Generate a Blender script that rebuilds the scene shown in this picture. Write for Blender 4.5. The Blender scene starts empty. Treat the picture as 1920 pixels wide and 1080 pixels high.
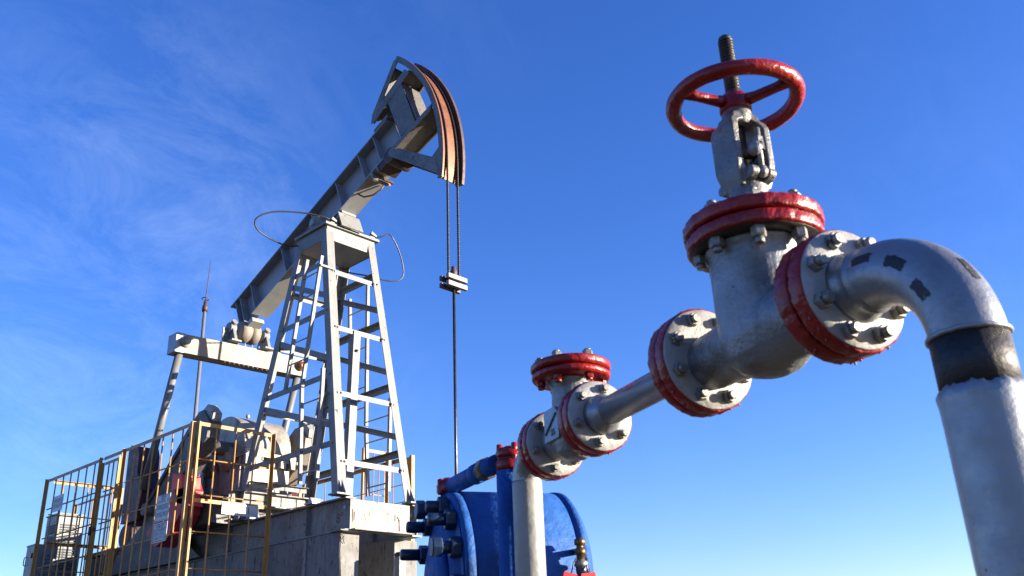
import bpy, bmesh, math, random
import numpy as np
from mathutils import Vector, Matrix, Quaternion, noise

random.seed(7)
SC = bpy.context.scene
COL = SC.collection
R_ = math.radians
GZ = -0.70                                   # ground level (camera is at z = 0)

# ------------------------------------------------------------------ camera
cam_d = bpy.data.cameras.new("camera")
cam = bpy.data.objects.new("camera", cam_d)
COL.objects.link(cam)
def cam_axes(roll, pitch, yaw):
    az = lambda a: np.array([math.sin(a), 0.0, math.cos(a)])
    L = np.stack([az(yaw), az(yaw - math.pi / 2), np.array([0, -1.0, 0])], 1)
    cp, sp, cr, sr = math.cos(pitch), math.sin(pitch), math.cos(roll), math.sin(roll)
    P = np.array([[1, 0, 0], [0, cp, sp], [0, -sp, cp]])
    Q = np.array([[cr, -sr, 0], [sr, cr, 0], [0, 0, 1]])
    return Q @ P @ L
CR = cam_axes(R_(-2.24), R_(22.7), R_(43.0))
m = Matrix.Identity(4)
for i in range(3):
    m[i][0], m[i][1], m[i][2] = CR[0][i], -CR[1][i], -CR[2][i]
cam.matrix_world = m
cam_d.sensor_width = 36.0
cam_d.lens = 1720 / 1920 * 36
cam_d.clip_start = 0.05
cam_d.clip_end = 6000
cam_d.dof.use_dof = True
cam_d.dof.focus_distance = 10.5
cam_d.dof.aperture_fstop = 9.0
SC.camera = cam

# ------------------------------------------------------------------ sky, sun, exposure
SUN_AZ = 95.0                                # degrees right of the view direction
SUN_EL = 8.5
sx = math.cos(R_(SUN_AZ - 43)); sy = math.cos(R_(SUN_AZ + 47))
sun_dir = Vector((sx * math.cos(R_(SUN_EL)), sy * math.cos(R_(SUN_EL)), math.sin(R_(SUN_EL)))).normalized()
W = bpy.data.worlds.new("World"); SC.world = W; W.use_nodes = True
wn = W.node_tree.nodes; wl = W.node_tree.links; wn.clear()
wout = wn.new("ShaderNodeOutputWorld"); wbg = wn.new("ShaderNodeBackground")
sky = wn.new("ShaderNodeTexSky"); sky.sky_type = 'NISHITA'; sky.sun_disc = False
sky.sun_elevation = R_(SUN_EL)
sky.sun_rotation = math.atan2(sun_dir.x, sun_dir.y)
sky.altitude = 100; sky.air_density = 1.0; sky.dust_density = 0.25; sky.ozone_density = 4.0
hs = wn.new("ShaderNodeHueSaturation"); hs.inputs['Hue'].default_value = 0.512; hs.inputs['Saturation'].default_value = 1.14; hs.inputs['Value'].default_value = 1.58
gn = wn.new("ShaderNodeMixRGB"); gn.blend_type = 'MULTIPLY'; gn.inputs['Fac'].default_value = 1.0; gn.inputs['Color2'].default_value = (1.06, 0.91, 1.0, 1)
wl.new(sky.outputs[0], gn.inputs['Color1']); wl.new(gn.outputs[0], hs.inputs['Color'])
# thin cirrus over the whole sky
tc = wn.new("ShaderNodeTexCoord")
mp = wn.new("ShaderNodeMapping"); mp.inputs['Rotation'].default_value = (0.3, 0.5, 0.9); mp.inputs['Scale'].default_value = (3.2, 8.5, 7.0)
wl.new(tc.outputs['Generated'], mp.inputs['Vector'])
n1 = wn.new("ShaderNodeTexNoise"); n1.inputs['Scale'].default_value = 1.6; n1.inputs['Detail'].default_value = 9; n1.inputs['Roughness'].default_value = 0.72; n1.inputs['Distortion'].default_value = 0.6
wl.new(mp.outputs[0], n1.inputs['Vector'])
n2 = wn.new("ShaderNodeTexNoise"); n2.inputs['Scale'].default_value = 2.1; n2.inputs['Detail'].default_value = 2
wl.new(tc.outputs['Generated'], n2.inputs['Vector'])
r1 = wn.new("ShaderNodeMapRange"); r1.inputs[1].default_value = 0.42; r1.inputs[2].default_value = 0.85
wl.new(n1.outputs['Fac'], r1.inputs[0])
r2 = wn.new("ShaderNodeMapRange"); r2.inputs[1].default_value = 0.38; r2.inputs[2].default_value = 0.60
wl.new(n2.outputs['Fac'], r2.inputs[0])
mm = wn.new("ShaderNodeMath"); mm.operation = 'MULTIPLY'; wl.new(r1.outputs[0], mm.inputs[0]); wl.new(r2.outputs[0], mm.inputs[1])
m3 = wn.new("ShaderNodeMath"); m3.operation = 'MULTIPLY'; wl.new(mm.outputs[0], m3.inputs[0]); m3.inputs[1].default_value = 0.125
vd = wn.new("ShaderNodeVectorMath"); vd.operation = 'DOT_PRODUCT'; wl.new(tc.outputs['Generated'], vd.inputs[0])
q0 = CR.T @ np.array([(60 - 960) / 1720, (700 - 540) / 1720, 1.0]); q0 /= np.linalg.norm(q0); vd.inputs[1].default_value = tuple(q0)
r3 = wn.new("ShaderNodeMapRange"); r3.inputs[1].default_value = 0.90; r3.inputs[2].default_value = 0.995; r3.inputs[3].default_value = 0.14; r3.inputs[4].default_value = 1.0
wl.new(vd.outputs['Value'], r3.inputs[0])
m4 = wn.new("ShaderNodeMath"); m4.operation = 'MULTIPLY'; wl.new(m3.outputs[0], m4.inputs[0]); wl.new(r3.outputs[0], m4.inputs[1])
mix = wn.new("ShaderNodeMixRGB"); mix.inputs['Color2'].default_value = (7.0, 8.2, 9.6, 1)
wl.new(m4.outputs[0], mix.inputs['Fac']); wl.new(hs.outputs[0], mix.inputs['Color1'])
wl.new(mix.outputs[0], wbg.inputs['Color'])
wbg.inputs['Strength'].default_value = 0.070
wl.new(wbg.outputs[0], wout.inputs['Surface'])

sun_l = bpy.data.lights.new("sun", 'SUN'); sun_l.energy = 5.0; sun_l.angle = R_(0.5); sun_l.color = (1.0, 0.88, 0.71)
sun_o = bpy.data.objects.new("sun", sun_l); COL.objects.link(sun_o)
sun_o.rotation_euler = sun_dir.to_track_quat('Z', 'Y').to_euler()
sun_o.location = (0, 0, 30)

SC.view_settings.view_transform = 'Standard'; SC.view_settings.look = 'None'
SC.view_settings.gamma = 1; SC.view_settings.exposure = 1.85
SC.view_settings.use_curve_mapping = False
SC.render.engine = 'CYCLES'

# ------------------------------------------------------------------ materials
def mat(name, base, var=0.12, scale=6, chip=None, chip_amt=0.0, chip_scale=30, rough=0.5, metal=0.0,
        bump=0.15, bump_scale=40, coat=0.0, streak=0.0, bump2=0.0, bump2_scale=8, stain=None, stain_amt=0.0, stain_scale=3, spec=0.5, stretch=(1, 1, 1)):
    M = bpy.data.materials.new(name); M.use_nodes = True
    N = M.node_tree.nodes; L = M.node_tree.links
    b = N["Principled BSDF"]
    tcn = N.new("ShaderNodeTexCoord"); oi = N.new("ShaderNodeObjectInfo")
    w = N.new("ShaderNodeMath"); w.operation = 'MULTIPLY'; w.inputs[1].default_value = 40; L.new(oi.outputs['Random'], w.inputs[0])
    def nz(s, det=4, ro=0.55, vec=None, off=0.0):
        n = N.new("ShaderNodeTexNoise"); n.noise_dimensions = '4D'
        n.inputs['Scale'].default_value = s; n.inputs['Detail'].default_value = det; n.inputs['Roughness'].default_value = ro
        L.new(vec if vec else tcn.outputs['Object'], n.inputs['Vector'])
        a = N.new("ShaderNodeMath"); a.operation = 'ADD'; a.inputs[1].default_value = off; L.new(w.outputs[0], a.inputs[0]); L.new(a.outputs[0], n.inputs['W'])
        return n.outputs['Fac']
    def rng(sock, a, c, lo=0.0, hi=1.0):
        r = N.new("ShaderNodeMapRange"); r.inputs[1].default_value = a; r.inputs[2].default_value = c
        r.inputs[3].default_value = lo; r.inputs[4].default_value = hi; L.new(sock, r.inputs[0]); return r.outputs[0]
    def mixc(f, c1, c2):
        x = N.new("ShaderNodeMixRGB"); L.new(f, x.inputs['Fac'])
        for k, c in (('Color1', c1), ('Color2', c2)):
            if isinstance(c, tuple): x.inputs[k].default_value = (*c, 1)
            else: L.new(c, x.inputs[k])
        return x.outputs[0]
    lo = tuple(max(0, c * (1 - var)) for c in base); hi = tuple(min(1, c * (1 + var * 0.6)) for c in base)
    col = mixc(rng(nz(scale, 6), 0.3, 0.7), lo, hi)
    if stain:
        col = mixc(rng(nz(stain_scale, 5, 0.6, off=3.1), 0.62 - stain_amt, 0.78 - stain_amt, 0, 0.8), col, stain)
    if streak:
        mpn = N.new("ShaderNodeMapping"); mpn.inputs['Scale'].default_value = (14, 14, 1.1); L.new(tcn.outputs['Object'], mpn.inputs['Vector'])
        col = mixc(rng(nz(2.2, 5, 0.6, mpn.outputs[0], 7.7), 0.52, 0.75, 0, streak), col, chip or (0.16, 0.11, 0.07))
    if chip:
        mpc = N.new("ShaderNodeMapping"); mpc.inputs['Scale'].default_value = stretch; L.new(tcn.outputs['Object'], mpc.inputs['Vector'])
        cf = rng(nz(chip_scale, 3, 0.5, mpc.outputs[0], off=11.3), 0.70 - chip_amt, 0.73 - chip_amt)
        col = mixc(cf, col, chip)
    L.new(col, b.inputs['Base Color'])
    b.inputs['Metallic'].default_value = metal
    L.new(rng(nz(scale * 3, 4, 0.6, off=5.0), 0.3, 0.7, max(0.03, rough - 0.1), min(1, rough + 0.12)), b.inputs['Roughness'])
    b.inputs['Coat Weight'].default_value = coat; b.inputs['Coat Roughness'].default_value = 0.12
    b.inputs['Specular IOR Level'].default_value = spec
    bp = N.new("ShaderNodeBump"); bp.inputs['Strength'].default_value = bump; bp.inputs['Distance'].default_value = 0.004
    L.new(nz(bump_scale, 5, 0.6, off=2.0), bp.inputs['Height'])
    if bump2:
        b2 = N.new("ShaderNodeBump"); b2.inputs['Strength'].default_value = bump2; b2.inputs['Distance'].default_value = 0.012
        L.new(nz(bump2_scale, 3, 0.5, off=9.0), b2.inputs['Height']); L.new(bp.outputs[0], b2.inputs['Normal']); L.new(b2.outputs[0], b.inputs['Normal'])
    else:
        L.new(bp.outputs[0], b.inputs['Normal'])
    return M

DK = (0.05, 0.035, 0.025)
M = dict(
    white=mat("worn_white_paint", (0.1795, 0.1830, 0.1808), 0.16, 5, (0.035, 0.022, 0.015), 0.05, 42, 0.55, 0, 0.25, 60, streak=0.30, stain=(0.16, 0.13, 0.09), stain_amt=0.06, stretch=(1, 1, 0.45)),
    base=mat("worn_base_paint", (0.1757, 0.1790, 0.1766), 0.2, 4, (0.03, 0.02, 0.014), 0.075, 40, 0.6, 0, 0.3, 50, streak=0.5, stain=(0.12, 0.09, 0.06), stain_amt=0.1, stretch=(1, 1, 0.4)),
    grey=mat("grey_beam_paint", (0.2657, 0.2714, 0.2828), 0.12, 4, (0.12, 0.07, 0.05), 0.0, 25, 0.42, 0.15, 0.12, 60, stain=(0.12, 0.115, 0.11), stain_amt=0.05),
    head=mat("chipped_head_paint", (0.1525, 0.1438, 0.1325), 0.25, 6, (0.025, 0.017, 0.013), 0.085, 38, 0.55, 0.1, 0.3, 50, stain=(0.085, 0.065, 0.05), stain_amt=0.1),
    cream=mat("cream_paint", (0.209, 0.189, 0.157), 0.12, 4, (0.20, 0.09, 0.04), -0.02, 20, 0.55, 0, 0.15, 60, streak=0.22, stain=(0.20, 0.12, 0.07), stain_amt=0.04, stain_scale=5),
    gear=mat("greasy_gearbox_paint", (0.2701, 0.2540, 0.2218), 0.25, 4, (0.05, 0.035, 0.03), 0.05, 12, 0.5, 0.1, 0.25, 40, streak=0.45, stain=(0.07, 0.055, 0.04), stain_amt=0.1),
    crank=mat("cast_crank_iron", (0.0884, 0.0858, 0.0845), 0.3, 5, (0.40, 0.38, 0.35), -0.01, 14, 0.6, 0.1, 0.4, 30, streak=0.3, stain=(0.07, 0.06, 0.055), stain_amt=0.12),
    crank_tan=mat("tan_crank_paint", (0.199, 0.170, 0.138), 0.2, 5, DK, 0.02, 16, 0.6, 0, 0.3, 30, streak=0.3),
    maroon=mat("faded_red_paint", (0.081, 0.012, 0.014), 0.3, 4, (0.10, 0.05, 0.045), 0.03, 16, 0.55, 0, 0.3, 30, stain=(0.07, 0.04, 0.04), stain_amt=0.08),
    redweight=mat("red_weight_paint", (0.40, 0.02, 0.03), 0.3, 4, (0.06, 0.02, 0.02), 0.02, 16, 0.5, 0, 0.3, 30),
    signal=mat("bright_red_paint", (0.6615, 0.0382, 0.0315), 0.2, 4, (0.10, 0.02, 0.02), 0.0, 16, 0.45, 0, 0.2, 30),
    yellow=mat("worn_yellow_paint", (0.40, 0.205, 0.045), 0.2, 5, (0.12, 0.07, 0.04), 0.03, 30, 0.55, 0, 0.2, 60, streak=0.3, stain=(0.16, 0.09, 0.03), stain_amt=0.06),
    rust=mat("rubbed_rust_steel", (0.2083, 0.0769, 0.0347), 0.3, 8, (0.20, 0.08, 0.05), 0.05, 24, 0.5, 0.35, 0.4, 60, streak=0.45),
    darkrust=mat("dark_rust_steel", (0.085, 0.05, 0.04), 0.4, 8, (0.02, 0.015, 0.012), 0.05, 20, 0.6, 0.3, 0.3, 60),
    cable=mat("greased_wire_rope", (0.0225, 0.0189, 0.0171), 0.4, 20, None, 0, 30, 0.5, 0.4, 0.3, 80),
    rod=mat("polished_rod_steel", (0.0600, 0.0570, 0.0570), 0.2, 10, None, 0, 30, 0.35, 0.7, 0.1, 60),
    silver=mat("silver_pipe_paint", (0.2379, 0.2504, 0.2679), 0.14, 9, (0.035, 0.03, 0.027), -0.015, 46, 0.38, 0.5, 0.35, 90, stain=(0.17, 0.15, 0.13), stain_amt=0.04, stain_scale=7, bump2=0.16, bump2_scale=22),
    cast=mat("silver_cast_paint", (0.2294, 0.2415, 0.2554), 0.22, 14, (0.035, 0.03, 0.026), 0.0, 44, 0.42, 0.4, 0.8, 100, stain=(0.11, 0.095, 0.08), stain_amt=0.11, stain_scale=9, bump2=0.2, bump2_scale=26),
    red=mat("thick_red_gloss_paint", (0.235, 0.008, 0.0065), 0.35, 16, (0.05, 0.008, 0.01), 0.01, 30, 0.36, 0, 0.6, 70, coat=0.12, spec=0.35, bump2=0.6, bump2_scale=34),
    blue=mat("thick_blue_gloss_paint", (0.018, 0.078, 0.27), 0.25, 8, (0.02, 0.05, 0.15), 0.0, 26, 0.58, 0, 0.8, 60, coat=0.0, spec=0.16, bump2=0.9, bump2_scale=24, stain=(0.012, 0.035, 0.10), stain_amt=0.05, stain_scale=5),
    bluedark=mat("dark_blue_stud_paint", (0.008, 0.024, 0.062), 0.3, 12, (0.02, 0.02, 0.02), 0.03, 26, 0.42, 0.1, 0.4, 60, coat=0.1),
    yoke=mat("dark_yoke_paint", (0.1739, 0.1739, 0.1719), 0.22, 14, (0.05, 0.04, 0.035), -0.01, 34, 0.42, 0.4, 0.8, 100, stain=(0.11, 0.095, 0.08), stain_amt=0.16, stain_scale=9, bump2=0.2, bump2_scale=26),  # darker copy of the cast paint with wider stain patches
    face=mat("pale_flange_face_paint", (0.2926, 0.2871, 0.2706), 0.2, 14, (0.07, 0.06, 0.05), 0.005, 34, 0.45, 0.05, 0.5, 90, stain=(0.16, 0.14, 0.115), stain_amt=0.04, stain_scale=12, bump2=0.3, bump2_scale=26),
    stud=mat("weathered_stud_steel", (0.2185, 0.2093, 0.1909), 0.3, 30, (0.07, 0.05, 0.04), 0.05, 60, 0.45, 0.5, 0.4, 120),
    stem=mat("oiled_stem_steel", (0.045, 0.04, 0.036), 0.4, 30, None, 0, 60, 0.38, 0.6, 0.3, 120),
    black=mat("bare_black_primer", (0.018, 0.016, 0.015), 0.5, 30, (0.20, 0.17, 0.13), 0.02, 40, 0.55, 0.1, 0.5, 120, stretch=(1, 1, 0.2)),
    brass=mat("old_brass", (0.15, 0.095, 0.035), 0.3, 30, DK, 0.03, 60, 0.4, 0.7, 0.3, 80),
    sign=mat("white_sign_enamel", (0.3836, 0.3906, 0.3976), 0.06, 6, (0.35, 0.25, 0.2), -0.05, 40, 0.4, 0, 0.05, 60),
    ink=mat("black_print", (0.02, 0.02, 0.025), 0.1, 20, None, 0, 30, 0.5),
    faint=mat("faded_print", (0.11, 0.105, 0.10), 0.3, 30, None, 0, 30, 0.5),
    redink=mat("dark_red_print", (0.11, 0.012, 0.016), 0.2, 20, None, 0, 30, 0.5),
    cab=mat("grey_cabinet_paint", (0.133, 0.139, 0.143), 0.08, 4, (0.2, 0.15, 0.1), -0.03, 30, 0.45, 0, 0.08, 60),
    conc=mat("pedestal_plaster", (0.1530, 0.1550, 0.1530), 0.2, 3, (0.035, 0.026, 0.02), 0.07, 30, 0.75, 0, 0.4, 30, streak=0.6, stain=(0.10, 0.085, 0.065), stain_amt=0.08, stretch=(1, 1, 0.3)),
    hose=mat("black_rubber_hose", (0.025, 0.025, 0.027), 0.2, 20, None, 0, 30, 0.4),
    ground=mat("dry_steppe_soil", (0.085, 0.060, 0.034), 0.3, 0.6, (0.06, 0.06, 0.03), 0.12, 1.5, 0.95, 0, 0.6, 3, stain=(0.045, 0.055, 0.02), stain_amt=0.16, stain_scale=0.25),
)

# ------------------------------------------------------------------ mesh helpers
def V(p): return np.array(p, float)
def unit(v): v = V(v); return v / np.linalg.norm(v)
def frame(axis, up=(0, 0, 1)):
    z = unit(axis); u = V(up)
    if abs(z @ unit(u)) > 0.995: u = V((1, 0, 0)) if abs(z[0]) < 0.9 else V((0, 1, 0))
    x = unit(np.cross(u, z)); y = np.cross(z, x); return x, y, z

class MB:
    def __init__(s): s.v = []; s.f = []; s.sm = []
    def add(s, vs, fs, smooth=False):
        n = len(s.v); s.v += [tuple(map(float, p)) for p in vs]
        s.f += [tuple(i + n for i in f) for f in fs]; s.sm += [smooth] * len(fs); return s
    def prism(s, poly, vec, smooth=False):           # 3D polygon swept along vec
        p = [V(q) for q in poly]; vec = V(vec); n = len(p)
        nrm = sum((np.cross(p[i] - p[0], p[(i + 1) % n] - p[0]) for i in range(1, n - 1)), np.zeros(3))
        if nrm @ vec > 0: p = p[::-1]
        vs = p + [q + vec for q in p]
        fs = [tuple(range(n)), tuple(range(2 * n - 1, n - 1, -1))]
        s.add(vs, fs); s.add(vs, [(i, i + n, (i + 1) % n + n, (i + 1) % n) for i in range(n)], smooth); return s
    def box(s, lo, hi):
        (a, b, c), (d, e, f) = lo, hi
        return s.prism([(a, b, c), (d, b, c), (d, e, c), (a, e, c)], (0, 0, f - c))
    def prof(s, p0, p1, poly, x, y):                 # 2D profile swept p0->p1
        p0 = V(p0); x = V(x); y = V(y)
        return s.prism([p0 + x * a + y * b for a, b in poly], V(p1) - p0)
    def bar(s, p0, p1, w, h, up=(0, 0, 1)):
        x, y, z = frame(V(p1) - V(p0), up)
        return s.prof(p0, p1, [(-w / 2, -h / 2), (w / 2, -h / 2), (w / 2, h / 2), (-w / 2, h / 2)], x, y)
    def angle(s, p0, p1, d1, d2, a, t, b=None):       # L profile, outer corner on p0->p1
        z = unit(V(p1) - V(p0)); b = b or a
        d1 = V(d1) - z * (z @ V(d1)); d1 = unit(d1)
        d2 = V(d2) - z * (z @ V(d2)) - d1 * (d1 @ V(d2)); d2 = unit(d2)
        return s.prof(p0, p1, [(0, 0), (a, 0), (a, t), (t, t), (t, b), (0, b)], d1, d2)
    def ibeam(s, p0, p1, w, h, tf, tw, up=(0, 0, 1)):
        x, y, z = frame(V(p1) - V(p0), up); a, b, c = w / 2, h / 2, tw / 2
        return s.prof(p0, p1, [(-a, -b), (a, -b), (a, -b + tf), (c, -b + tf), (c, b - tf), (a, b - tf), (a, b), (-a, b), (-a, b - tf), (-c, b - tf), (-c, -b + tf), (-a, -b + tf)], x, y)
    def lathe(s, prof, o=(0, 0, 0), axis=(0, 0, 1), n=32, jit=0.0, up=(0, 0, 1), seed=0, smooth=True, ang0=0.0, fr=None):
        x, y, z = fr if fr else frame(axis, up); o = V(o); vs = []; fs = []; k = len(prof)
        for i in range(n):
            a = ang0 + 2 * math.pi * i / n; d = x * math.cos(a) + y * math.sin(a)
            for j, (r, h) in enumerate(prof):
                rr = r
                if jit and r > 0.02:
                    q = Vector((math.cos(a) * 9 + seed * 3.1, math.sin(a) * 9, h * 60))
                    rr += jit * noise.noise(q) + jit * 0.6 * noise.noise(q * 3.3)
                vs.append(o + d * rr + z * h)
        for i in range(n):
            i2 = (i + 1) % n
            for j in range(k - 1): fs.append((i * k + j, i2 * k + j, i2 * k + j + 1, i * k + j + 1))
        s.add(vs, fs, smooth)
        base = len(s.v) - len(vs)
        if prof[0][0] > 1e-6: s.f.append(tuple(base + i * k for i in range(n - 1, -1, -1))); s.sm.append(False)
        if prof[-1][0] > 1e-6: s.f.append(tuple(base + i * k + k - 1 for i in range(n))); s.sm.append(False)
        return s
    def tube(s, path, r, n=12, closed=False, smooth=True, twist=None):
        P = [V(p) for p in path]; m_ = len(P); vs = []; fs = []
        rr = r if hasattr(r, '__len__') else [r] * m_
        prev = None
        for i in range(m_):
            if closed: t = P[(i + 1) % m_] - P[i - 1]
            else: t = P[min(i + 1, m_ - 1)] - P[max(i - 1, 0)]
            t = unit(t)
            if prev is None: x, y, _ = frame(t)
            else:
                x = prev - t * (prev @ t); x = unit(x); y = np.cross(t, x)
            prev = x
            for j in range(n):
                a = 2 * math.pi * j / n; vs.append(P[i] + (x * math.cos(a) + y * math.sin(a)) * rr[i])
        for i in range(m_ if closed else m_ - 1):
            i2 = (i + 1) % m_
            for j in range(n): j2 = (j + 1) % n; fs.append((i * n + j, i * n + j2, i2 * n + j2, i2 * n + j))
        s.add(vs, fs, smooth)
        if not closed:
            b = len(s.v) - len(vs)
            s.f.append(tuple(b + j for j in range(n - 1, -1, -1))); s.sm.append(False)
            s.f.append(tuple(b + (m_ - 1) * n + j for j in range(n))); s.sm.append(False)
        return s
    def cyl(s, p0, p1, r, n=16, r2=None): return s.tube([p0, p1], [r, r if r2 is None else r2], n)
    def mesh(s, name, org=(0, 0, 0)):
        o = V(org); me = bpy.data.meshes.new(name)
        me.from_pydata([tuple(V(p) - o) for p in s.v], [], s.f)
        me.polygons.foreach_set('use_smooth', s.sm); me.update(); return me

def link(name, data, parent=None, loc=(0, 0, 0), rot=None):
    o = bpy.data.objects.new(name, data); COL.objects.link(o)
    if parent: o.parent = parent
    o.location = loc
    if rot is not None: o.rotation_euler = rot
    return o
def tag(o, label=None, cat=None, group=None, kind=None):
    if label: o['label'] = label
    if cat: o['category'] = cat
    if group: o['group'] = group
    if kind: o['kind'] = kind
    return o
def thing(name, label, cat, loc=(0, 0, 0), rot=None, group=None):
    o = link(name, None, None, loc, rot); o.empty_display_size = 0.1
    return tag(o, label, cat, group)
ORG = (0, 0, 0)                                       # world origin of the thing whose parts are being written in world coordinates
def part(name, mb, mtl, parent, org=None, bevel=0.0, label=None, mods=None, autosmooth=True):
    """a part written in the coordinates `org` is subtracted from; parent chain below the thing keeps identity transforms"""
    me = mb.mesh(name, ORG if org is None else org); me.materials.append(M[mtl] if isinstance(mtl, str) else mtl)
    o = link(name, me, parent)
    if bevel:
        b = o.modifiers.new("bevel", 'BEVEL'); b.width = bevel; b.segments = 2; b.limit_method = 'ANGLE'; b.angle_limit = R_(50); b.harden_normals = False
    if mods: mods(o)
    if label: o['label'] = label
    return o
def inst(o, parent=None, loc=None, rot=None):
    c = o.copy(); COL.objects.link(c)
    if parent: c.parent = parent
    if loc is not None: c.location = loc
    if rot is not None: c.rotation_euler = rot
    return c
def cast_mods(vox, it=8):
    def f(o):
        r = o.modifiers.new("remesh", 'REMESH'); r.mode = 'VOXEL'; r.voxel_size = vox; r.use_smooth_shade = True
        s = o.modifiers.new("smooth", 'SMOOTH'); s.factor = 0.5; s.iterations = it
    return f
def text_mesh(body, size, align='CENTER', extrude=0.0, space=1.0, cond=1.0):
    c = bpy.data.curves.new("lettering", 'FONT'); c.body = body; c.size = size; c.align_x = align; c.align_y = 'CENTER'
    c.extrude = extrude; c.space_character = space; c.resolution_u = 3
    o = bpy.data.objects.new("lettering", c); COL.objects.link(o)
    dg = bpy.context.evaluated_depsgraph_get(); me = bpy.data.meshes.new_from_object(o.evaluated_get(dg))
    bpy.data.objects.remove(o); bpy.data.curves.remove(c)
    me.transform(Matrix.Diagonal((cond, 1, 1, 1)))
    return me

# ------------------------------------------------------------------ ground
g = MB(); nx = 60
xs = [-3000, -800, -250, -100, -50] + list(np.linspace(-30, 40, 36)) + [60, 120, 300, 900, 3000]
vs = [(x, y, GZ + (0.05 * noise.noise(Vector((x * .25, y * .25, 0))) if abs(x) < 60 and abs(y) < 60 else 0) - (0.03 if abs(x) < 60 and abs(y) < 60 else 0)) for x in xs for y in xs]
k = len(xs)
g.add(vs, [(i * k + j, (i + 1) * k + j, (i + 1) * k + j + 1, i * k + j + 1) for i in range(k - 1) for j in range(k - 1)], True)
tag(part('ground', g, 'ground', None), kind='structure')

# ================================================================== PUMPJACK
BX = 7.44                                             # centre plane of the beam
ORG = (7.47, 10.7, 2.11)
PJ = thing('pumpjack', 'tall whitish pumpjack with lattice tower, raised grey walking beam and rust faced horsehead', 'pumpjack', ORG)
def pj(name, mb, mtl, parent=None, bevel=0.004, **k): return part(name, mb, mtl, parent or PJ, bevel=bevel, **k)

# base frame
for x, nm in ((7.06, 'l'), (8.15, 'r')):
    a = MB().ibeam((x, 9.49, 1.90), (x, 16.2, 1.90), 0.16, 0.42, 0.022, 0.014)
    bb = pj('base_beam', a, 'base')
    for y in (10.35, 12.3, 13.7, 15.2):
        for sgn in (-1, 1):
            pj('stiffener', MB().box((x + sgn * 0.009, y - .006, 1.714), (x + sgn * 0.072, y + .006, 2.086)), 'base', bb, bevel=0)
a = MB().box((7.066, 9.50, 1.715), (8.03, 9.515, 2.085))
a.box((7.066, 9.4, 1.700), (8.03, 9.58, 1.7145))
pj('front_plate', a, 'base')
# weld slots, lit hole discs and marks of the front end
for (x0, z0, x1, z1) in ((7.775, 1.86, 7.788, 1.95), (7.095, 1.80, 7.105, 1.96), (7.12, 1.82, 7.13, 1.93)):
    pj('weld_slot', MB().box((x0, 9.494, z0), (x1, 9.4998, z1)), 'darkrust', bevel=0)
pj('weld_bead', MB().tube([(7.81, 9.498, 1.92), (7.835, 9.497, 1.90), (7.85, 9.497, 1.86), (7.853, 9.497, 1.74)], 0.006, 6), 'darkrust', bevel=0)
for x, y in ((7.047, 9.60), (8.137, 9.60)):
    pj('hole_light_disc', MB().lathe([(0.032, 0), (0.032, 0.003), (0.0, 0.003)], (x, y, 1.99), (-1, 0, 0), 16), 'sign', bevel=0, label='white disc standing for light seen through the lifting hole in the beam web')  # white colour imitates brightness showing through the hole; the web is uncut
t8 = text_mesh('8°', 0.17); t8.materials.append(M['redink'])
o = link('lettering', t8, PJ, V((7.0485, 9.70, 1.865)) - V(ORG), (math.pi / 2, 0, -math.pi / 2)); o['label'] = 'dark red painted mark on the beam end'
# clamps on base flange
for y in (10.25, 11.75):
    a = MB().box((6.94, y - .09, 2.112), (7.16, y + .09, 2.135)); a.prism([(6.96, y - .05, 2.135), (6.96, y + .05, 2.135), (6.96, y + .015, 2.20), (6.96, y - .015, 2.20)], (0.17, 0, 0))
    pj('base_clamp', a, 'grey')
# cross girder
a = MB().ibeam((6.70, 11.86, 2.42), (8.25, 11.86, 2.42), 0.16, 0.20, 0.02, 0.012); pj('cross_girder', a, 'base')
a = MB().ibeam((6.70, 13.5, 2.42), (8.25, 13.5, 2.42), 0.16, 0.20, 0.02, 0.012); pj('cross_girder', a, 'base')
for x in (6.95, 8.0):
    for y in (11.86, 13.5): pj('girder_stand', MB().box((x - .05, y - .05, 2.112), (x + .05, y + .05, 2.319)), 'base')

# tower
Zb, Zt = 2.115, 6.22
def leg_pt(sx_, sy_, z):
    t = (z - Zb) / (Zt - Zb)
    x = (6.86 + t * .19) if sx_ < 0 else (8.08 - t * .13)
    y = (9.49 + t * .81) if sy_ < 0 else (11.97 - t * .97)
    return V((x, y, z))
for sx_ in (-1, 1):
    for sy_ in (-1, 1):
        pj('leg', MB().angle(leg_pt(sx_, sy_, Zb + .02), leg_pt(sx_, sy_, Zt), (-sx_, 0, 0), (0, -sy_, 0), 0.135, 0.012), 'white')
        p = leg_pt(sx_, sy_, Zb)
        a = MB().box((p[0] - .07 * (1 if sx_ < 0 else 1.4) , p[1] - .07, Zb - .002), (p[0] + .17 if sx_ < 0 else p[0] + .07, p[1] + .12, Zb + .018)); pj('foot_plate', a, 'white')
        a = MB()
        q = p + V((-sx_ * .05, 0, 0.02))
        a.prism([(q[0], p[1] - sy_ * .02, Zb + .018), (q[0], p[1] + sy_ * .09, Zb + .018), (q[0], p[1] - sy_ * .005, Zb + .20)], (0.012, 0, 0))
        pj('gusset', a, 'white')
def girt(z, face, z2=None, a_=0.075, t=0.008):
    z2 = z if z2 is None else z2
    mb = MB()
    if face in ('front', 'back'):
        sy_ = -1 if face == 'front' else 1
        p0, p1 = leg_pt(-1, sy_, z), leg_pt(1, sy_, z2); p0 = p0 + V((.10, -sy_ * .014, 0)); p1 = p1 + V((-.10, -sy_ * .014, 0))
        mb.angle(p0, p1, (0, 0, -1), (0, -sy_, 0), a_, t)
    else:
        sx_ = -1 if face == 'left' else 1
        p0, p1 = leg_pt(sx_, 1, z), leg_pt(sx_, -1, z2); p0 = p0 + V((-sx_ * .014, -.06, 0)); p1 = p1 + V((-sx_ * .014, .06, 0))
        mb.angle(p0, p1, (0, 0, -1), (-sx_, 0, 0), a_, t)
    return mb
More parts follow.
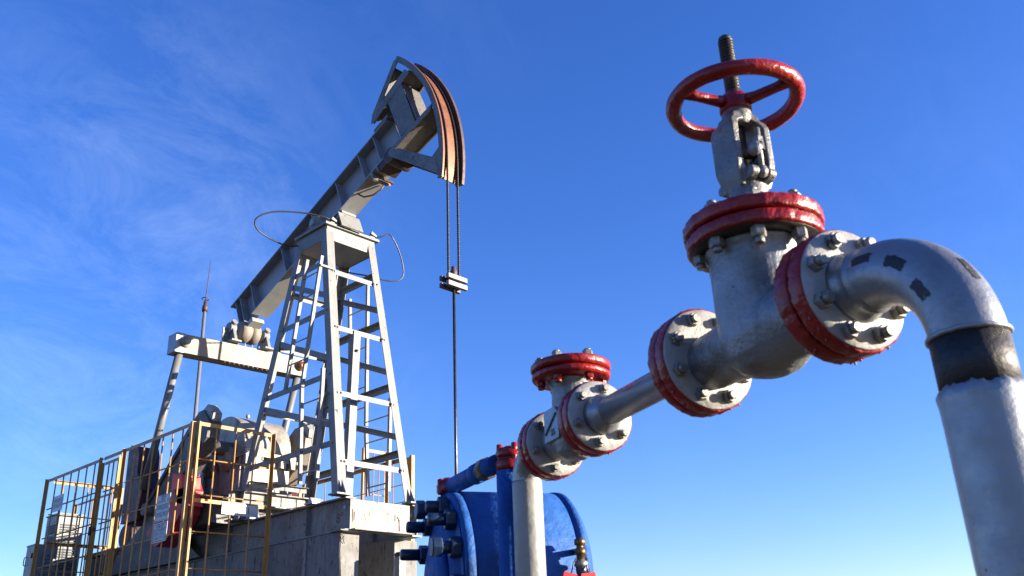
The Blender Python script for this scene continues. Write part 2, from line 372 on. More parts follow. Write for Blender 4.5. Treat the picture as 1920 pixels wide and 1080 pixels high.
for z in (5.49, 4.565, 3.56, 2.60):
    pj('girt', girt(z, 'front'), 'white')
for z in (5.40, 4.60, 3.66, 2.66):
    pj('girt', girt(z, 'back'), 'white')
for f in ('left', 'right'):
    for z in (5.66, 4.84, 3.84, 2.86):
        pj('girt', girt(z, f, a_=.085), 'white')
    for z0, z1 in ((5.52, 5.08), (4.66, 4.08), (3.70, 3.10)):
        pj('diagonal_brace', girt(z0, f, z1, a_=.085), 'white')
bme = MB().lathe([(.017, 0), (.017, .012), (.010, .012), (.010, .02)], n=6, smooth=False).mesh('joint_bolt'); bme.materials.append(M['grey'])
for z in (5.49, 4.565, 3.56, 2.60):
    for sx_ in (-1, 1):
        for k_ in (0, 1):
            p = leg_pt(sx_, -1, z - .038); o = link('joint_bolt', bme, PJ, p + V((-sx_ * (.075 + .045 * k_), -.001, 0)) - V(ORG), (math.pi / 2, 0, random.random()))
for z in (5.66, 4.84, 3.84, 2.86):
    for sy_ in (-1, 1):
        p = leg_pt(-1, sy_, z - .042); o = link('joint_bolt', bme, PJ, p + V((-.001, -sy_ * .075, 0)) - V(ORG), (0, -math.pi / 2, 0))
# top: skirt and cap plate
a = MB().box((7.055, 10.285, 6.005), (7.945, 10.297, 6.222)); pj('skirt_plate', a, 'white')
a = MB().box((7.055, 11.003, 6.005), (7.945, 11.015, 6.222)); pj('skirt_plate', a, 'white')
a = MB().box((7.043, 10.30, 6.005), (7.054, 11.0, 6.222)); pj('skirt_plate', a, 'white')
a = MB().box((7.946, 10.30, 6.005), (7.957, 11.0, 6.222)); pj('skirt_plate', a, 'white')
a = MB().box((7.0, 10.235, 6.224), (8.0, 11.065, 6.262)); pj('cap_plate', a, 'white')
a = MB().box((7.06, 10.30, 6.01), (7.94, 11.0, 6.025)); pj('cap_underside', a, 'grey')
# pivot bearings on the cap
for x in (7.14, 7.76):
    a = MB().box((x - .09, 10.42, 6.264), (x + .09, 10.88, 6.30))
    a.lathe([(0.10, -.085), (0.125, -.08), (0.125, .08), (0.10, .085)], (x, 10.65, 6.40), (1, 0, 0), 24)
    a.box((x - .06, 10.53, 6.30), (x + .06, 10.77, 6.40))
    b = pj('pivot_bearing', a, 'white')
    for y in (10.46, 10.84):
        pj('bolt', MB().lathe([(0.026, 0), (0.026, .03), (.014, .03), (.014, .06)], (x, y, 6.30), n=6, smooth=False), 'white', b, bevel=0)
pj('pivot_shaft', MB().cyl((7.02, 10.65, 6.40), (7.90, 10.65, 6.40), 0.055, 20), 'grey', bevel=0)
# small lubricator blocks seen on the cap front
for x in (7.16, 7.90):
    a = MB().box((x - .05, 10.27, 6.264), (x + .04, 10.33, 6.30)); a.prism([(x - .05, 10.25, 6.33), (x + .06, 10.25, 6.30), (x + .06, 10.25, 6.33), (x - .03, 10.25, 6.375)], (0, .05, 0))
    pj('grease_fitting', a, 'white')

# channel post inside the tower
a = MB(); x0 = 7.30
a.prof((7.44, 10.02, 4.55), (7.38, 10.02, 2.115), [(-.06, -.05), (.06, -.05), (.06, .05), (-.06, .05)], (1, 0, 0), (0, 1, 0)); pj('channel_post', a, 'white')
pj('bolt', MB().lathe([(0.024, 0), (0.024, .02), (.012, .02), (.012, .04)], (7.43, 9.968, 4.25), (0, -1, 0), 6, smooth=False), 'darkrust', bevel=0)

# ladders on both sides
def ladder(x, A, B, rungs, sgn):
    """A, B: ((y,z) top, (y,z) bottom) of the two rails"""
    mb = MB()
    for (p, q) in (A, B):
        mb.angle((x, p[0], p[1]), (x, q[0], q[1]), (1, 0, 0), (0, 1, 0), 0.045, .006)
    l = pj('ladder', mb, 'white', bevel=0)
    lerp = lambda L_, z: L_[1][0] + (L_[0][0] - L_[1][0]) * (z - L_[1][1]) / (L_[0][1] - L_[1][1])
    for z in rungs:
        pj('rung', MB().cyl((x + .012, lerp(A, z) + .006, z), (x + .012, lerp(B, z) + .006, z), 0.011, 8), 'grey', l, bevel=0)
ladder(6.80, ((10.38, 5.62), (10.74, 3.745)), ((10.02, 5.56), (10.34, 3.70)), (5.33, 5.02, 4.70, 4.39, 4.085), 1)
ladder(6.80, ((10.34, 3.68), (10.265, 2.36)), ((9.86, 3.85), (9.89, 2.38)), (3.44, 3.13, 2.81, 2.49), 1)
ladder(8.20, ((11.23, 5.64), (11.10, 3.45)), ((10.77, 5.86), (10.72, 3.45)), (5.35, 5.03, 4.70, 4.38, 4.06, 3.74), -1)
ladder(8.20, ((10.72, 3.43), (10.635, 2.40)), ((10.16, 3.75), (10.17, 2.40)), (3.5, 3.18, 2.85, 2.52), -1)
pj('ladder_stay', MB().box((6.80, 10.02, 5.40), (7.03, 10.06, 5.43)), 'white'); pj('ladder_stay', MB().box((6.80, 9.88, 3.5), (6.92, 9.92, 3.53)), 'white')

# walking beam -------------------------------------------------------------
PC = V((BX, 10.65, 6.55)); BA = R_(23.3)
be = V((0, -math.cos(BA), math.sin(BA))); bn = V((0, math.sin(BA), math.cos(BA)))
def bp_(e, n, x=0.0): return PC + be * e + bn * n + V((x, 0, 0))
NB, NT = -0.125, 0.47
def slab(mb, e0, e1, n0, n1, x0, x1):
    return mb.prism([bp_(e0, n0, x0), bp_(e1, n0, x0), bp_(e1, n1, x0), bp_(e0, n1, x0)], (x1 - x0, 0, 0))
wb = MB()
slab(wb, -2.74, 1.75, NT - .022, NT, -.155, .155)
slab(wb, -2.22, 1.45, NB, NB + .022, -.155, .155)
wb.prism([bp_(-2.66, NT - .022, -.009), bp_(1.75, NT - .022, -.009), bp_(1.75, NB + .022, -.009), bp_(-2.5, NB + .022, -.009), bp_(-2.62, NB + .10, -.009)], (.018, 0, 0))
beam = pj('walking_beam', wb, 'grey')
for e in (-2.60, -2.46, -2.12, -1.18, -.30, 0.38, 0.99, 1.38):
    for sg in (-1, 1):
        a = MB(); slab(a, e - .006, e + .006, NB + (.10 if e < -2.5 else .022), NT - .022, *sorted((sg * .009, sg * .145)))
        pj('stiffener', a, 'grey', beam, bevel=0)
# stop plate (saddle) under the beam
a = MB(); slab(a, -.28, .34, NB - .05, NB, -.13, .13); pj('saddle_block', a, 'grey')
a = MB(); slab(a, 0.30, 0.325, NB - .34, NB - .05, -.20, .20); pj('stop_plate', a, 'white')
a = MB(); a.prism([bp_(.30, NB - .06, -.02), bp_(.05, NB - .06, -.02), bp_(.30, NB - .28, -.02)], (.04, 0, 0)); pj('saddle_rib', a, 'grey')
# tail bearing
tb = V((BX, 12.98, 5.35))
a = MB(); slab(a, -2.44, -2.28, NB - .08, NB - .002, -.11, .11); pj('tail_pad', a, 'grey')
a = MB().lathe([(0.11, -.18), (0.15, -.17), (.165, -.155), (.18, -.10), (.18, -.02), (.168, -.015), (.168, .015), (.18, .02), (.18, .10), (.165, .155), (.15, .17), (.11, .18)], tb, (1, 0, 0), 36)
bz = pj('tail_bearing', a, 'crank_tan', bevel=0)
for sg in (-1, 1):
    a = MB().lathe([(0.085, -.06), (0.105, -.05), (.105, .05), (.085, .06)], tb + V((sg * .31, 0, 0)), (1, 0, 0), 24)
    c = tb + V((sg * .31, 0, 0))
    a.prism([c + V((-.025, -.10, 0)), c + V((-.025, .10, 0)), c + V((-.025, .20, -.235)), c + V((-.025, -.20, -.235))], (.05, 0, 0))
    a.box((c[0] - .09, c[1] - .22, c[2] - .262), (c[0] + .09, c[1] + .22, c[2] - .236))
    a.prism([c + V((sg * .025, -.012, 0)), c + V((sg * .025, .012, 0)), c + V((sg * .025, .012, -.235)), c + V((sg * .025, -.012, -.235))], (sg * .12, 0, 0)) if sg < 0 else a.prism([c + V((.025, -.012, -.05)), c + V((.025, .012, -.05)), c + V((.025, .012, -.235)), c + V((.025, -.012, -.235))], (.04, 0, 0))
    a.lathe([(0.05, -.03), (0.05, .03)], c + V((0, -.09, .09)), (0, -1, 0.6), 12)
    pj('bearing_bracket', a, 'white')
# equalizer
EQ = V((7.50, 13.0, 4.945)); EX0, EX1 = 6.17, 8.55
ez = lambda x: 4.79 + (x - EX1) * .022            # the beam hangs a little lower at its far end
a = MB().prism([(EX0, 12.88, ez(EX0)), (EX1, 12.88, ez(EX1)), (EX1, 12.88, ez(EX1) + .32), (EX0, 12.88, ez(EX0) + .30)], (0, .24, 0))
eq = pj('equalizer_beam', a, 'cream', bevel=.008)
for i in range(10):
    pj('bolt', MB().lathe([(.018, 0), (.018, .03)], (7.02 + i * .085, 12.90, ez(7.02 + i * .085) + .002), (0, 0, -1), 6, smooth=False), 'darkrust', eq, bevel=0)
for i in range(7):
    pj('bolt', MB().lathe([(.018, 0), (.018, .03), (.011, .03), (.011, .055)], (7.10 + i * .13, 12.90, ez(7.1 + i * .13) + .313), (0, 0, 1), 6, smooth=False), 'grey', eq, bevel=0)
pj('shaded_end_cap', MB().prism([(EX0 - .006, 12.872, ez(EX0) - .007), (EX0 + .14, 12.872, ez(EX0) - .004), (EX0 + .14, 12.872, ez(EX0) + .31), (EX0 - .006, 12.872, ez(EX0) + .307)], (0, .256, 0)), 'grey', eq, bevel=.006)  # grey sleeve stands for dark end paint plus the shadow on it
for x, mt in ((6.32, 'gear'), (8.42, 'rust')):
    pj('end_pin', MB().lathe([(.082, 0), (.082, .035), (.052, .035), (.052, .075), (.02, .08)], (x, 12.87, ez(x) + .165), (0, -1, 0), 20), mt, eq, bevel=0)
    pj('end_pin', MB().lathe([(.088, 0), (.088, .02), (.07, .02)], (x, 12.8715, ez(x) + .165), (0, -1, 0), 20), 'cream', eq, bevel=0)
# pitman arms
for x in (6.30, 8.45):
    pj('pitman_arm', MB().cyl((x, 13.0, ez(x) + .005), (x, 13.68, 2.75), 0.06, 18), 'cab', bevel=0)

# cranks, counterweights
SH = V((0, 12.55, 3.26)); cd = unit((0, .77, -.64)); cn = unit((0, .64, .77))
def ck(x, a_, b_): return V((x, SH[1], SH[2])) + cd * a_ + cn * b_
def crank(x, w, mt, mtw, sgn):
    mb = MB().prism([ck(x - w / 2, *q) for q in ((-.52, -.10), (-.50, .18), (-.40, .26), (0, .30), (1.5, .22), (1.62, .12), (1.62, -.16), (1.5, -.26), (0, -.30), (-.35, -.26))], (w, 0, 0))
    c = pj('crank', mb, mt, bevel=.015)
    mb = MB()
    for b0, b1 in ((.17, .235), (-.245, -.18)):
        mb.prism([ck(x - w / 2 - .03, -.2, b0), ck(x - w / 2 - .03, 1.4, b0), ck(x - w / 2 - .03, 1.4, b1), ck(x - w / 2 - .03, -.2, b1)], (w + .06, 0, 0))
    pj('crank_rail', mb, mt, c)
    pj('crank_cap', MB().prism([ck(x - w * .35, -.54, -.12), ck(x - w * .35, -.44, .24), ck(x - w * .35, -.60, .20), ck(x - w * .35, -.64, -.04)], (w * .7, 0, 0)), 'gear', c)
    for b_, s2 in ((.33, 1), (-.33, -1)):
        pts = [(.35, .0), (.38, .30), (.62, .52), (1.05, .56), (1.38, .40), (1.48, .02)]
        if x < 7.5 and s2 > 0:
            pj('counterweight', MB().prism([(6.29, y - .5, z - .14) for y, z in ((14.83, 3.58), (14.76, 3.68), (14.52, 3.62), (14.45, 3.48), (14.44, 3.2), (14.2, 2.92), (14.3, 2.45), (14.8, 2.45))], (.34, 0, 0)), 'maroon', c, bevel=.03); continue
        pj('counterweight', MB().prism([ck(x - w * .75 - (0.03 if s2 < 0 else 0), q[0], b_ * .84 + s2 * q[1]) for q in pts], (w * 1.5, 0, 0)), mtw if s2 < 0 else 'maroon', c, bevel=.03)
    pj('crank_pin', MB().cyl(ck(x - sgn * .25, 1.29, 0), ck(x + sgn * .1, 1.29, 0), .09, 16), 'crank', c, bevel=0)
    return c
crL = crank(6.52, .20, 'crank', 'redweight', 1)
crR = crank(8.18, .20, 'crank_tan', 'maroon', -1)
# bright red clamp block on the near counterweight
a = MB().prism([(6.30, 12.80, 2.85), (6.30, 12.52, 2.80), (6.30, 12.49, 2.59), (6.30, 12.78, 2.61)], (.30, 0, 0)); pj('clamp_block', a, 'signal', bevel=.02, label='bright red clamp block on the near counterweight')
a = MB().prism([(6.34, 12.74, 2.61), (6.34, 12.50, 2.59), (6.34, 12.28, 2.32), (6.34, 12.70, 2.42)], (.22, 0, 0)); pj('clamp_block', a, 'signal', bevel=.02)

# gearbox
GX0, GX1 = 7.02, 7.90
GY0, GY1 = 12.10, 13.45
a = MB().box((GX0 + .05, GY0 + .03, 2.53), (GX1 - .05, GY1, 3.12))
a.box((GX0 + .02, GY0 - .05, 2.53), (GX1 - .02, GY1 + .03, 2.60))
gb = pj('gearbox', a, 'gear', bevel=.02)
a = MB(); n = 16; yc, rr = 12.74, .60
prof = [(GY0, 3.12)] + [(yc - rr * math.cos(math.pi * i / n), 3.22 + rr * .98 * math.sin(math.pi * i / n)) for i in range(n + 1)] + [(GY1, 3.12)]
a.prism([(GX0 + .04, y, z) for y, z in prof], (GX1 - GX0 - .08, 0, 0), True)
cov = pj('gearbox_cover', a, 'gear', gb, bevel=.012)
pj('cover_flange', MB().box((GX0, GY0 - .06, 3.10), (GX1, GY1 + .06, 3.16)), 'gear', gb, bevel=.01)
for x in (7.08, 7.24, 7.48, 7.68, 7.84):
    a = MB().box((x - .05, GY0 - .06, 2.97), (x + .05, GY0 + .029, 3.099)); a.lathe([(.026, 0), (.026, .05)], (x + .08, GY0 - .03, 3.10), (0, 0, -1), 6, smooth=False); pj('flange_lug', a, 'gear', gb, bevel=.008)
pj('breather', MB().lathe([(.012, 0), (.012, .05), (.03, .055), (.034, .085), (.02, .11), (0, .112)], (7.42, 12.74, 3.80), n=14), 'grey', gb, bevel=0)
for y in (12.55, 13.1):
    pj('shaft_boss', MB().lathe([(.20, 0), (.19, .08), (.13, .09), (.12, .14)], (GX0 + .045, y, 3.12), (-1, 0, 0), 24), 'gear', gb, bevel=0)
for y in (12.2, 12.45, 12.9, 13.25): pj('rib', MB().box((GX0 + .005, y - .02, 2.60), (GX0 + .051, y + .02, 3.095)), 'gear', gb, bevel=.006)
pj('gearbox_sump', MB().box((6.68, 12.25, 2.116), (7.135, 13.35, 2.52)), 'crank')
pj('gearbox_base', MB().box((7.14, 12.02, 2.118), (7.96, 13.42, 2.528)), 'crank')
pj('shaft', MB().cyl((6.36, 12.55, 3.26), (8.34, 12.55, 3.26), .11, 20), 'crank', bevel=0)
# mounting rail and lugs under the gearbox front
a = MB().box((6.78, 11.96, 2.522), (7.30, 12.06, 2.545)); a.box((6.95, 11.97, 2.35), (6.99, 12.05, 2.522)); pj('mounting_rail', a, 'white')
for x in (6.84, 7.75): pj('bolt', MB().lathe([(.03, 0), (.03, .04), (.018, .04), (.018, .10)], (x, 11.93, 2.545), n=6, smooth=False), 'white', bevel=0)
# crank-side guard plates and motor platform
a = MB().prism([(6.90, 12.9, 1.72), (6.90, 16.1, 1.72), (6.90, 15.6, 2.05), (6.90, 14.5, 2.62), (6.90, 13.6, 2.12)], (.03, 0, 0)); pj('guard_plate', a, 'crank')
a = MB().box((6.98, 15.5, 2.12), (8.4, 17.2, 2.18)); a.box((7.0, 15.6, 1.4), (8.3, 17.1, 2.10)); pj('motor_platform', a, 'darkrust')
a = MB().lathe([(.20, 0), (.24, .03), (.24, .55), (.20, .60)], (7.3, 16.4, 2.45), (1, 0, 0), 24); a.box((7.35, 16.2, 2.181), (7.85, 16.6, 2.3)); pj('motor', a, 'darkrust')

# horsehead ---------------------------------------------------------------
HC = V((BX, 10.61, 6.55)); RO, RG = 2.67, 2.635
def hp(a_, r, x=0.0): a_ = R_(a_); return HC + V((x, -math.cos(a_) * r, math.sin(a_) * r))
A0h, A1h = -8.6, 51.6; NA = 40
XL, XR = -.19, .19
def arc_strip(mb, x0, x1, r0, r1, a0=A0h, a1=A1h, n=NA):
    for i in range(n):
        b0, b1 = a0 + (a1 - a0) * i / n, a0 + (a1 - a0) * (i + 1) / n
    vs = []; fs = []
    for i in range(n + 1):
        b = a0 + (a1 - a0) * i / n
        vs += [hp(b, r0, x0), hp(b, r1, x0), hp(b, r1, x1), hp(b, r0, x1)]
    for i in range(n):
        k0, k1 = i * 4, i * 4 + 4
        for j in range(4): fs.append((k0 + j, k0 + (j + 1) % 4, k1 + (j + 1) % 4, k1 + j))
    fs += [(3, 2, 1, 0), (n * 4, n * 4 + 1, n * 4 + 2, n * 4 + 3)]
    return mb.add(vs, [f[::-1] for f in fs], False)
def flat(mb, poly, x0, x1): return mb.prism([(BX + x0, y, z) for y, z in poly], (x1 - x0, 0, 0))
hm = MB(); arc_strip(hm, XL, XL + .03, 2.585, 2.668); 
# struts of the left cheek
def cheek(mb, x0, x1):
    flat(mb, [(9.03, 8.615), (8.945, 8.55), (9.40, 7.86), (9.55, 7.72), (9.53, 7.88)], x0 + .009, x1 - .009)                 # back post
    flat(mb, [(9.53, 7.87), (9.49, 7.70), (8.67, 8.20), (8.77, 8.31)], x0 + .003, x1 - .003)                  # upper strut
    flat(mb, [(9.11, 7.06), (9.12, 6.975), (8.20, 7.30), (8.17, 7.41)], x0 + .003, x1 - .003)                 # lower strut
    flat(mb, [(9.11, 7.03), (9.10, 6.965), (8.0, 6.20), (8.10, 6.50), (8.88, 7.00)], x0 + .001, x1 - .001)     # bottom chord
    flat(mb, [(8.0, 6.66), (8.19, 6.53), (8.0, 6.30)], x0 + .005, x1 - .005)                                  # bottom gusset
    flat(mb, [(8.87, 8.14), (9.165, 7.94), (8.855, 7.18), (8.525, 7.27)], x0 + .007, x1 - .007)               # gusset plate
    return mb
cheek(hm, XL, XL + .03); head = pj('horsehead', hm, 'head', bevel=.003)
hr = MB(); arc_strip(hr, XR - .03, XR, 2.56, 2.668); cheek(hr, XR - .03, XR); pj('far_cheek', hr, 'head', head, bevel=.003)
hg = MB(); arc_strip(hg, XL + .031, XR - .031, RG - .02, RG); pj('groove_plate', hg, 'rust', head, bevel=0, label='rubbed rusty rope groove')
hg = MB(); arc_strip(hg, XR - .045, XR - .031, RG + .001, 2.712); arc_strip(hg, XR - .031, XR - .002, 2.669, 2.712); pj('groove_lip', hg, 'darkrust', head, bevel=0)
hg = MB(); arc_strip(hg, XL + .002, XL + .028, 2.6685, 2.675); pj('groove_lip', hg, 'rust', head, bevel=0)
a = MB()
def cross(mb, p, q, t=.02):
    p = V((0, *p)); q = V((0, *q)); d = unit(q - p); nn = V((0, -d[2], d[1])) * t / 2
    return mb.prism([p - nn + V((BX + XL + .031, 0, 0)), q - nn + V((BX + XL + .031, 0, 0)), q + nn + V((BX + XL + .031, 0, 0)), p + nn + V((BX + XL + .031, 0, 0))], (XR - XL - .062, 0, 0))
for p, q in (((9.49, 7.78), (8.70, 8.27)), ((9.11, 7.03), (8.20, 7.36)), ((9.07, 6.985), (8.10, 6.40)), ((8.84, 8.09), (8.52, 7.33)), ((9.52, 7.84), (9.08, 8.53))):
    pj('cross_plate', cross(MB(), p, q), 'head', head)
# coupling block and clamps where the head meets the beam
a = MB(); slab(a, 1.30, 1.68, NB - .13, NB - .004, -.15, .15); pj('head_hinge', a, 'darkrust')
a = MB().lathe([(.10, -.185), (.13, -.18), (.13, .18), (.10, .185)], bp_(1.60, NB - .10), (1, 0, 0), 20); pj('hinge_pin', a, 'darkrust', bevel=0)
a = MB(); slab(a, 1.12, 1.16, NB - .15, NB - .004, -.16, .16); slab(a, 1.28, 1.299, NB - .11, NB - .004, -.17, .17); pj('clamp_lug', a, 'gear')
a = MB(); slab(a, 1.20, 1.23, NB - .17, NB - .12, -.02, .16); pj('clamp_lug', a, 'darkrust')
a = MB(); slab(a, 1.46, 1.80, NT + .001, NT + .05, -.16, .16); pj('head_seat', a, 'head')
a = MB().tube([bp_(.72, NB - .01, -.10), bp_(.76, NB - .09, -.04), bp_(.86, NB - .11, .05), bp_(.98, NB - .08, .12), bp_(1.05, NB - .02, .15)], .014, 8); pj('chain', a, 'darkrust', bevel=0)
# grease hoses looping round the tower top
def smooth_path(pts, n=8):
    P = [V(p) for p in pts]; out = []
    for i in range(len(P) - 1):
        p0, p1, p2, p3 = P[max(i - 1, 0)], P[i], P[i + 1], P[min(i + 2, len(P) - 1)]
        for k in range(n):
            t = k / n; out.append(.5 * ((2 * p1) + (-p0 + p2) * t + (2 * p0 - 5 * p1 + 4 * p2 - p3) * t * t + (-p0 + 3 * p1 - 3 * p2 + p3) * t ** 3))
    out.append(P[-1]); return out
HOSE = None

# ================================================================== bridle + rod
CBY = 10.61 - 2.65
ORG = (BX, CBY, 4.6)
BR = thing('bridle', 'pair of dark greased wire ropes with double carrier bar hanging from the horsehead', 'cable hanger', ORG)
for sg in (-1, 1):
    x = BX + sg * .092
    st = MB()
    path = [hp(a_, RG + .014, sg * .092) for a_ in np.linspace(45, 0, 24)] + [V((x, CBY, z)) for z in np.linspace(6.5, 4.62, 90)]
    ln = np.cumsum([0] + [np.linalg.norm(path[i + 1] - path[i]) for i in range(len(path) - 1)])
    st.tube(path, .0135, 8)
    for q in range(3):
        pp = [p + V((math.cos(q * 2.094 + l_ * 62), math.sin(q * 2.094 + l_ * 62), 0)) * .0085 for p, l_ in zip(path[23:], ln[23:])]
        fine = []
        for i in range(len(pp) - 1):
            fine += [path[23 + i] * (1 - t) + path[24 + i] * t + V((math.cos(q * 2.094 + (ln[23 + i] * (1 - t) + ln[24 + i] * t) * 62), math.sin(q * 2.094 + (ln[23 + i] * (1 - t) + ln[24 + i] * t) * 62), 0)) * .0085 for t in (0, .5)]
        st.tube(fine, .0095, 5)
    part('wire_rope', st, 'cable', BR)
for z0, z1 in ((4.665, 4.725), (4.565, 4.625)):
    for y0 in (-.085, .045):
        part('carrier_bar', MB().box((BX - .165, CBY + y0, z0), (BX + .165, CBY + y0 + .05, z1)), 'white' if y0 < 0 else 'darkrust', BR, bevel=.004)
    part('carrier_spacer', MB().box((BX - .10, CBY - .034, z0 + .01), (BX + .10, CBY + .044, z1 - .01)), 'darkrust', BR)
part('carrier_spacer', MB().box((BX - .08, CBY - .03, 4.625), (BX + .08, CBY + .04, 4.665)), 'darkrust', BR)
part('rod_clamp', MB().lathe([(.045, 0), (.045, .09), (.032, .10), (.03, .15), (.0, .155)], (BX, CBY, 4.725), n=14), 'darkrust', BR)
ORG = (BX, CBY, 0.2)
PR = thing('polished_rod', 'slim dark polished rod dropping from the carrier bar to the wellhead', 'rod', ORG)
part('rod', MB().cyl((BX, CBY, .55), (BX, CBY, 4.563), .019, 14), 'rod', PR)
ORG = (BX, CBY, GZ)
WH = thing('wellhead', 'squat steel wellhead with stuffing box below the polished rod, behind the blue vessel', 'wellhead', ORG)
part('stuffing_box', MB().lathe([(.05, .25), (.07, .26), (.07, .50), (.045, .52), (.045, .56), (.03, .57)], (BX, CBY, 0), n=20), 'grey', WH)
part('casing_head', MB().lathe([(.12, GZ), (.12, .0), (.19, .0), (.19, .05), (.12, .06), (.12, .22), (.17, .22), (.17, .26), (.06, .27)], (BX, CBY, 0), n=28), 'grey', WH)

# grease hoses (parts of the pumpjack)
ORG = (7.47, 10.7, 2.11)
pj('grease_hose', MB().tube(smooth_path([(7.13, 10.29, 6.32), (7.02, 10.30, 6.345), (6.72, 10.42, 6.36), (6.32, 10.55, 6.29), (6.10, 10.65, 6.15), (6.16, 10.72, 6.02), (6.45, 10.8, 5.98), (6.80, 10.95, 6.04), (7.05, 11.03, 6.14)]), .012, 8), 'hose', bevel=0)
pj('grease_hose', MB().tube(smooth_path([(7.93, 10.30, 6.30), (8.05, 10.24, 6.34), (8.16, 10.20, 6.40), (8.26, 10.2, 6.33), (8.42, 10.25, 6.17), (8.53, 10.3, 6.0), (8.55, 10.32, 5.84), (8.46, 10.35, 5.74), (8.28, 10.4, 5.71), (8.0, 10.5, 5.74), (7.75, 10.8, 5.85), (7.5, 10.95, 6.0)]), .011, 8), 'hose', bevel=0)

# ================================================================== pedestal
ORG = (7.5, 12.5, GZ)
PD = thing('pedestal', 'weathered pale plastered pedestal walls carrying the pumpjack base beams', 'pedestal', ORG)
a = MB().box((6.985, 9.60, GZ), (7.29, 16.5, 1.685)); part('side_wall', a, 'conc', PD, bevel=.012)
a = MB().box((8.02, 9.80, GZ), (8.42, 16.5, 1.685)); part('side_wall', a, 'conc', PD, bevel=.012)
part('back_wall', MB().box((7.292, 14.2, GZ), (8.018, 14.5, 1.60)), 'conc', PD)
for y in (10.32, 13.2): part('edge_angle', MB().box((6.968, y - .03, GZ), (6.9845, y + .03, 1.67)), 'base', PD)
part('top_plate', MB().box((6.90, 9.47, 1.687), (7.24, 9.72, 1.6985)), 'base', PD)
part('service_pipe', MB().cyl((7.60, 11.6, 1.33), (8.018, 11.6, 1.33), .10, 16), 'grey', PD)
part('tie_angle', MB().angle((7.291, 10.35, 1.10), (8.016, 10.35, 1.10), (0, 0, 1), (0, 1, 0), .09, .01), 'yellow', PD)
part('wall_plate', MB().box((7.99, 10.6, .4), (8.0185, 11.5, 1.42)), 'base', PD, bevel=.004)
part('vertical_rod', MB().cyl((7.70, 10.9, GZ), (7.70, 10.9, 1.69), .02, 10), 'grey', PD)
part('cable', MB().tube(smooth_path([(7.0, 9.58, 1.69), (6.99, 9.585, 1.45), (7.02, 9.585, 1.1), (7.06, 9.585, .7), (7.05, 9.585, .0)]), .008, 6), 'hose', PD)
a = MB().tube(smooth_path([(7.01 + .02 * math.cos(i * 2.4) + .02 * i / 8, 9.575 + .012 * math.sin(i * 1.7), 1.66 - .012 * i + .02 * math.sin(i * 3)) for i in range(9)], 4), .005, 5); part('wire_tangle', a, 'darkrust', PD)
ORG = (7.62, 9.2, GZ)
PS = thing('pipe_post', 'short whitish post with rusty top behind the studs of the blue vessel', 'post', (7.62, 9.2, GZ))
part('post', MB().box((7.57, 9.15, GZ), (7.68, 9.25, 1.38)), 'white', PS, bevel=.006)
part('post_cap', MB().lathe([(.07, 0), (.075, .03), (.05, .05), (0, .055)], (7.625, 9.2, 1.382), n=14), 'darkrust', PS)

# ================================================================== guard fences
def panel(T, p0, p1, z0, zt, rods, rows, frame_w=.05, post0=True, post1=True, mids=(), top=True, rr=.0105):
    p0 = V((*p0, 0)); p1 = V((*p1, 0)); d = unit(p1 - p0); Ln = np.linalg.norm(p1 - p0)
    for on_, p in ((post0, p0), (post1, p1)):
        if on_: part('post', MB().angle(V((p[0], p[1], z0)) , V((p[0], p[1], zt - .001)), d if on_ is not True and on_ < 0 else (d if p is p0 else -d), (d[1], -d[0], 0), frame_w, .006), 'yellow', T, bevel=.002)
    h = V((0, 0, 1)); o_ = d * .004
    if top: part('top_rail', MB().angle(p0 + d * .052 + h * zt, p1 - d * .052 + h * zt, (0, 0, -1), (-d[1], d[0], 0), frame_w, .006), 'yellow', T, bevel=.002)
    for z in mids: part('mid_rail', MB().angle(p0 + d * .052 + h * z, p1 - d * .052 + h * z, (0, 0, -1), (-d[1], d[0], 0), frame_w, .006), 'yellow', T, bevel=.002)
    nn = V((-d[1], d[0], 0))
    for i in range(rods):
        q = p0 + d * Ln * (i + 1) / (rods + 1) + nn * .016
        part('rod', MB().cyl(q + h * z0, q + h * (zt - .01), rr, 6), 'yellow', T)
    for z in rows:
        part('row_bar', MB().cyl(p0 + d * .03 + nn * .033 + h * z, p1 - d * .03 + nn * .033 + h * z, rr, 6), 'yellow', T)

FZ = 3.18; FX = 5.71; rows = (2.69, 2.23, 1.78, 1.33, .88, .43, 0)
ORG = (FX, 11.04, GZ)
F1 = thing('guard_fence', 'yellow barred guard fence with signs enclosing the crank side of the pumpjack', 'fence', ORG)
panel(F1, (FX, 11.04), (6.86, 11.04), GZ, FZ, 3, (2.70, 2.245, 1.78, 1.33, .88, .43), mids=(2.19,))
part('corner_post', MB().box((FX - .065, 11.06, GZ), (FX - .005, 11.12, FZ - .002)), 'yellow', F1, bevel=.003)
panel(F1, (FX - .03, 13.05), (FX - .03, 11.12), GZ, FZ, 6, rows, post1=False)
panel(F1, (FX - .03, 15.83), (FX - .03, 13.80), GZ, FZ, 6, rows)
part('header_rail', MB().angle((FX - .03, 13.748, FZ), (FX - .03, 13.102, FZ), (0, 0, -1), (1, 0, 0), .05, .006), 'yellow', F1, bevel=.002)
panel(F1, (6.96, 15.86), (FX + .02, 15.86), GZ, FZ, 5, (2.62, 1.75, 1.3, .9), mids=(2.19,), post1=False)
panel(F1, (7.0, 17.9), (7.0, 15.92), GZ, FZ + .02, 2, (2.6, 2.2, 1.7, 1.3), frame_w=.04, post1=False)
part('diagonal_brace', MB().bar((6.2, 14.5, 1.3), (6.62, 15.1, 2.75), .05, .05), 'yellow', F1)
ORG = (FX, 13.4, GZ)
GT = thing('fence_gate', 'narrow yellow barred gate leaf with latch set in the long side of the guard fence', 'gate', ORG)
panel(GT, (FX - .035, 13.735), (FX - .035, 13.115), .1, FZ - .09, 3, (2.66, 2.2, 1.75, 1.3, .85), frame_w=.045)
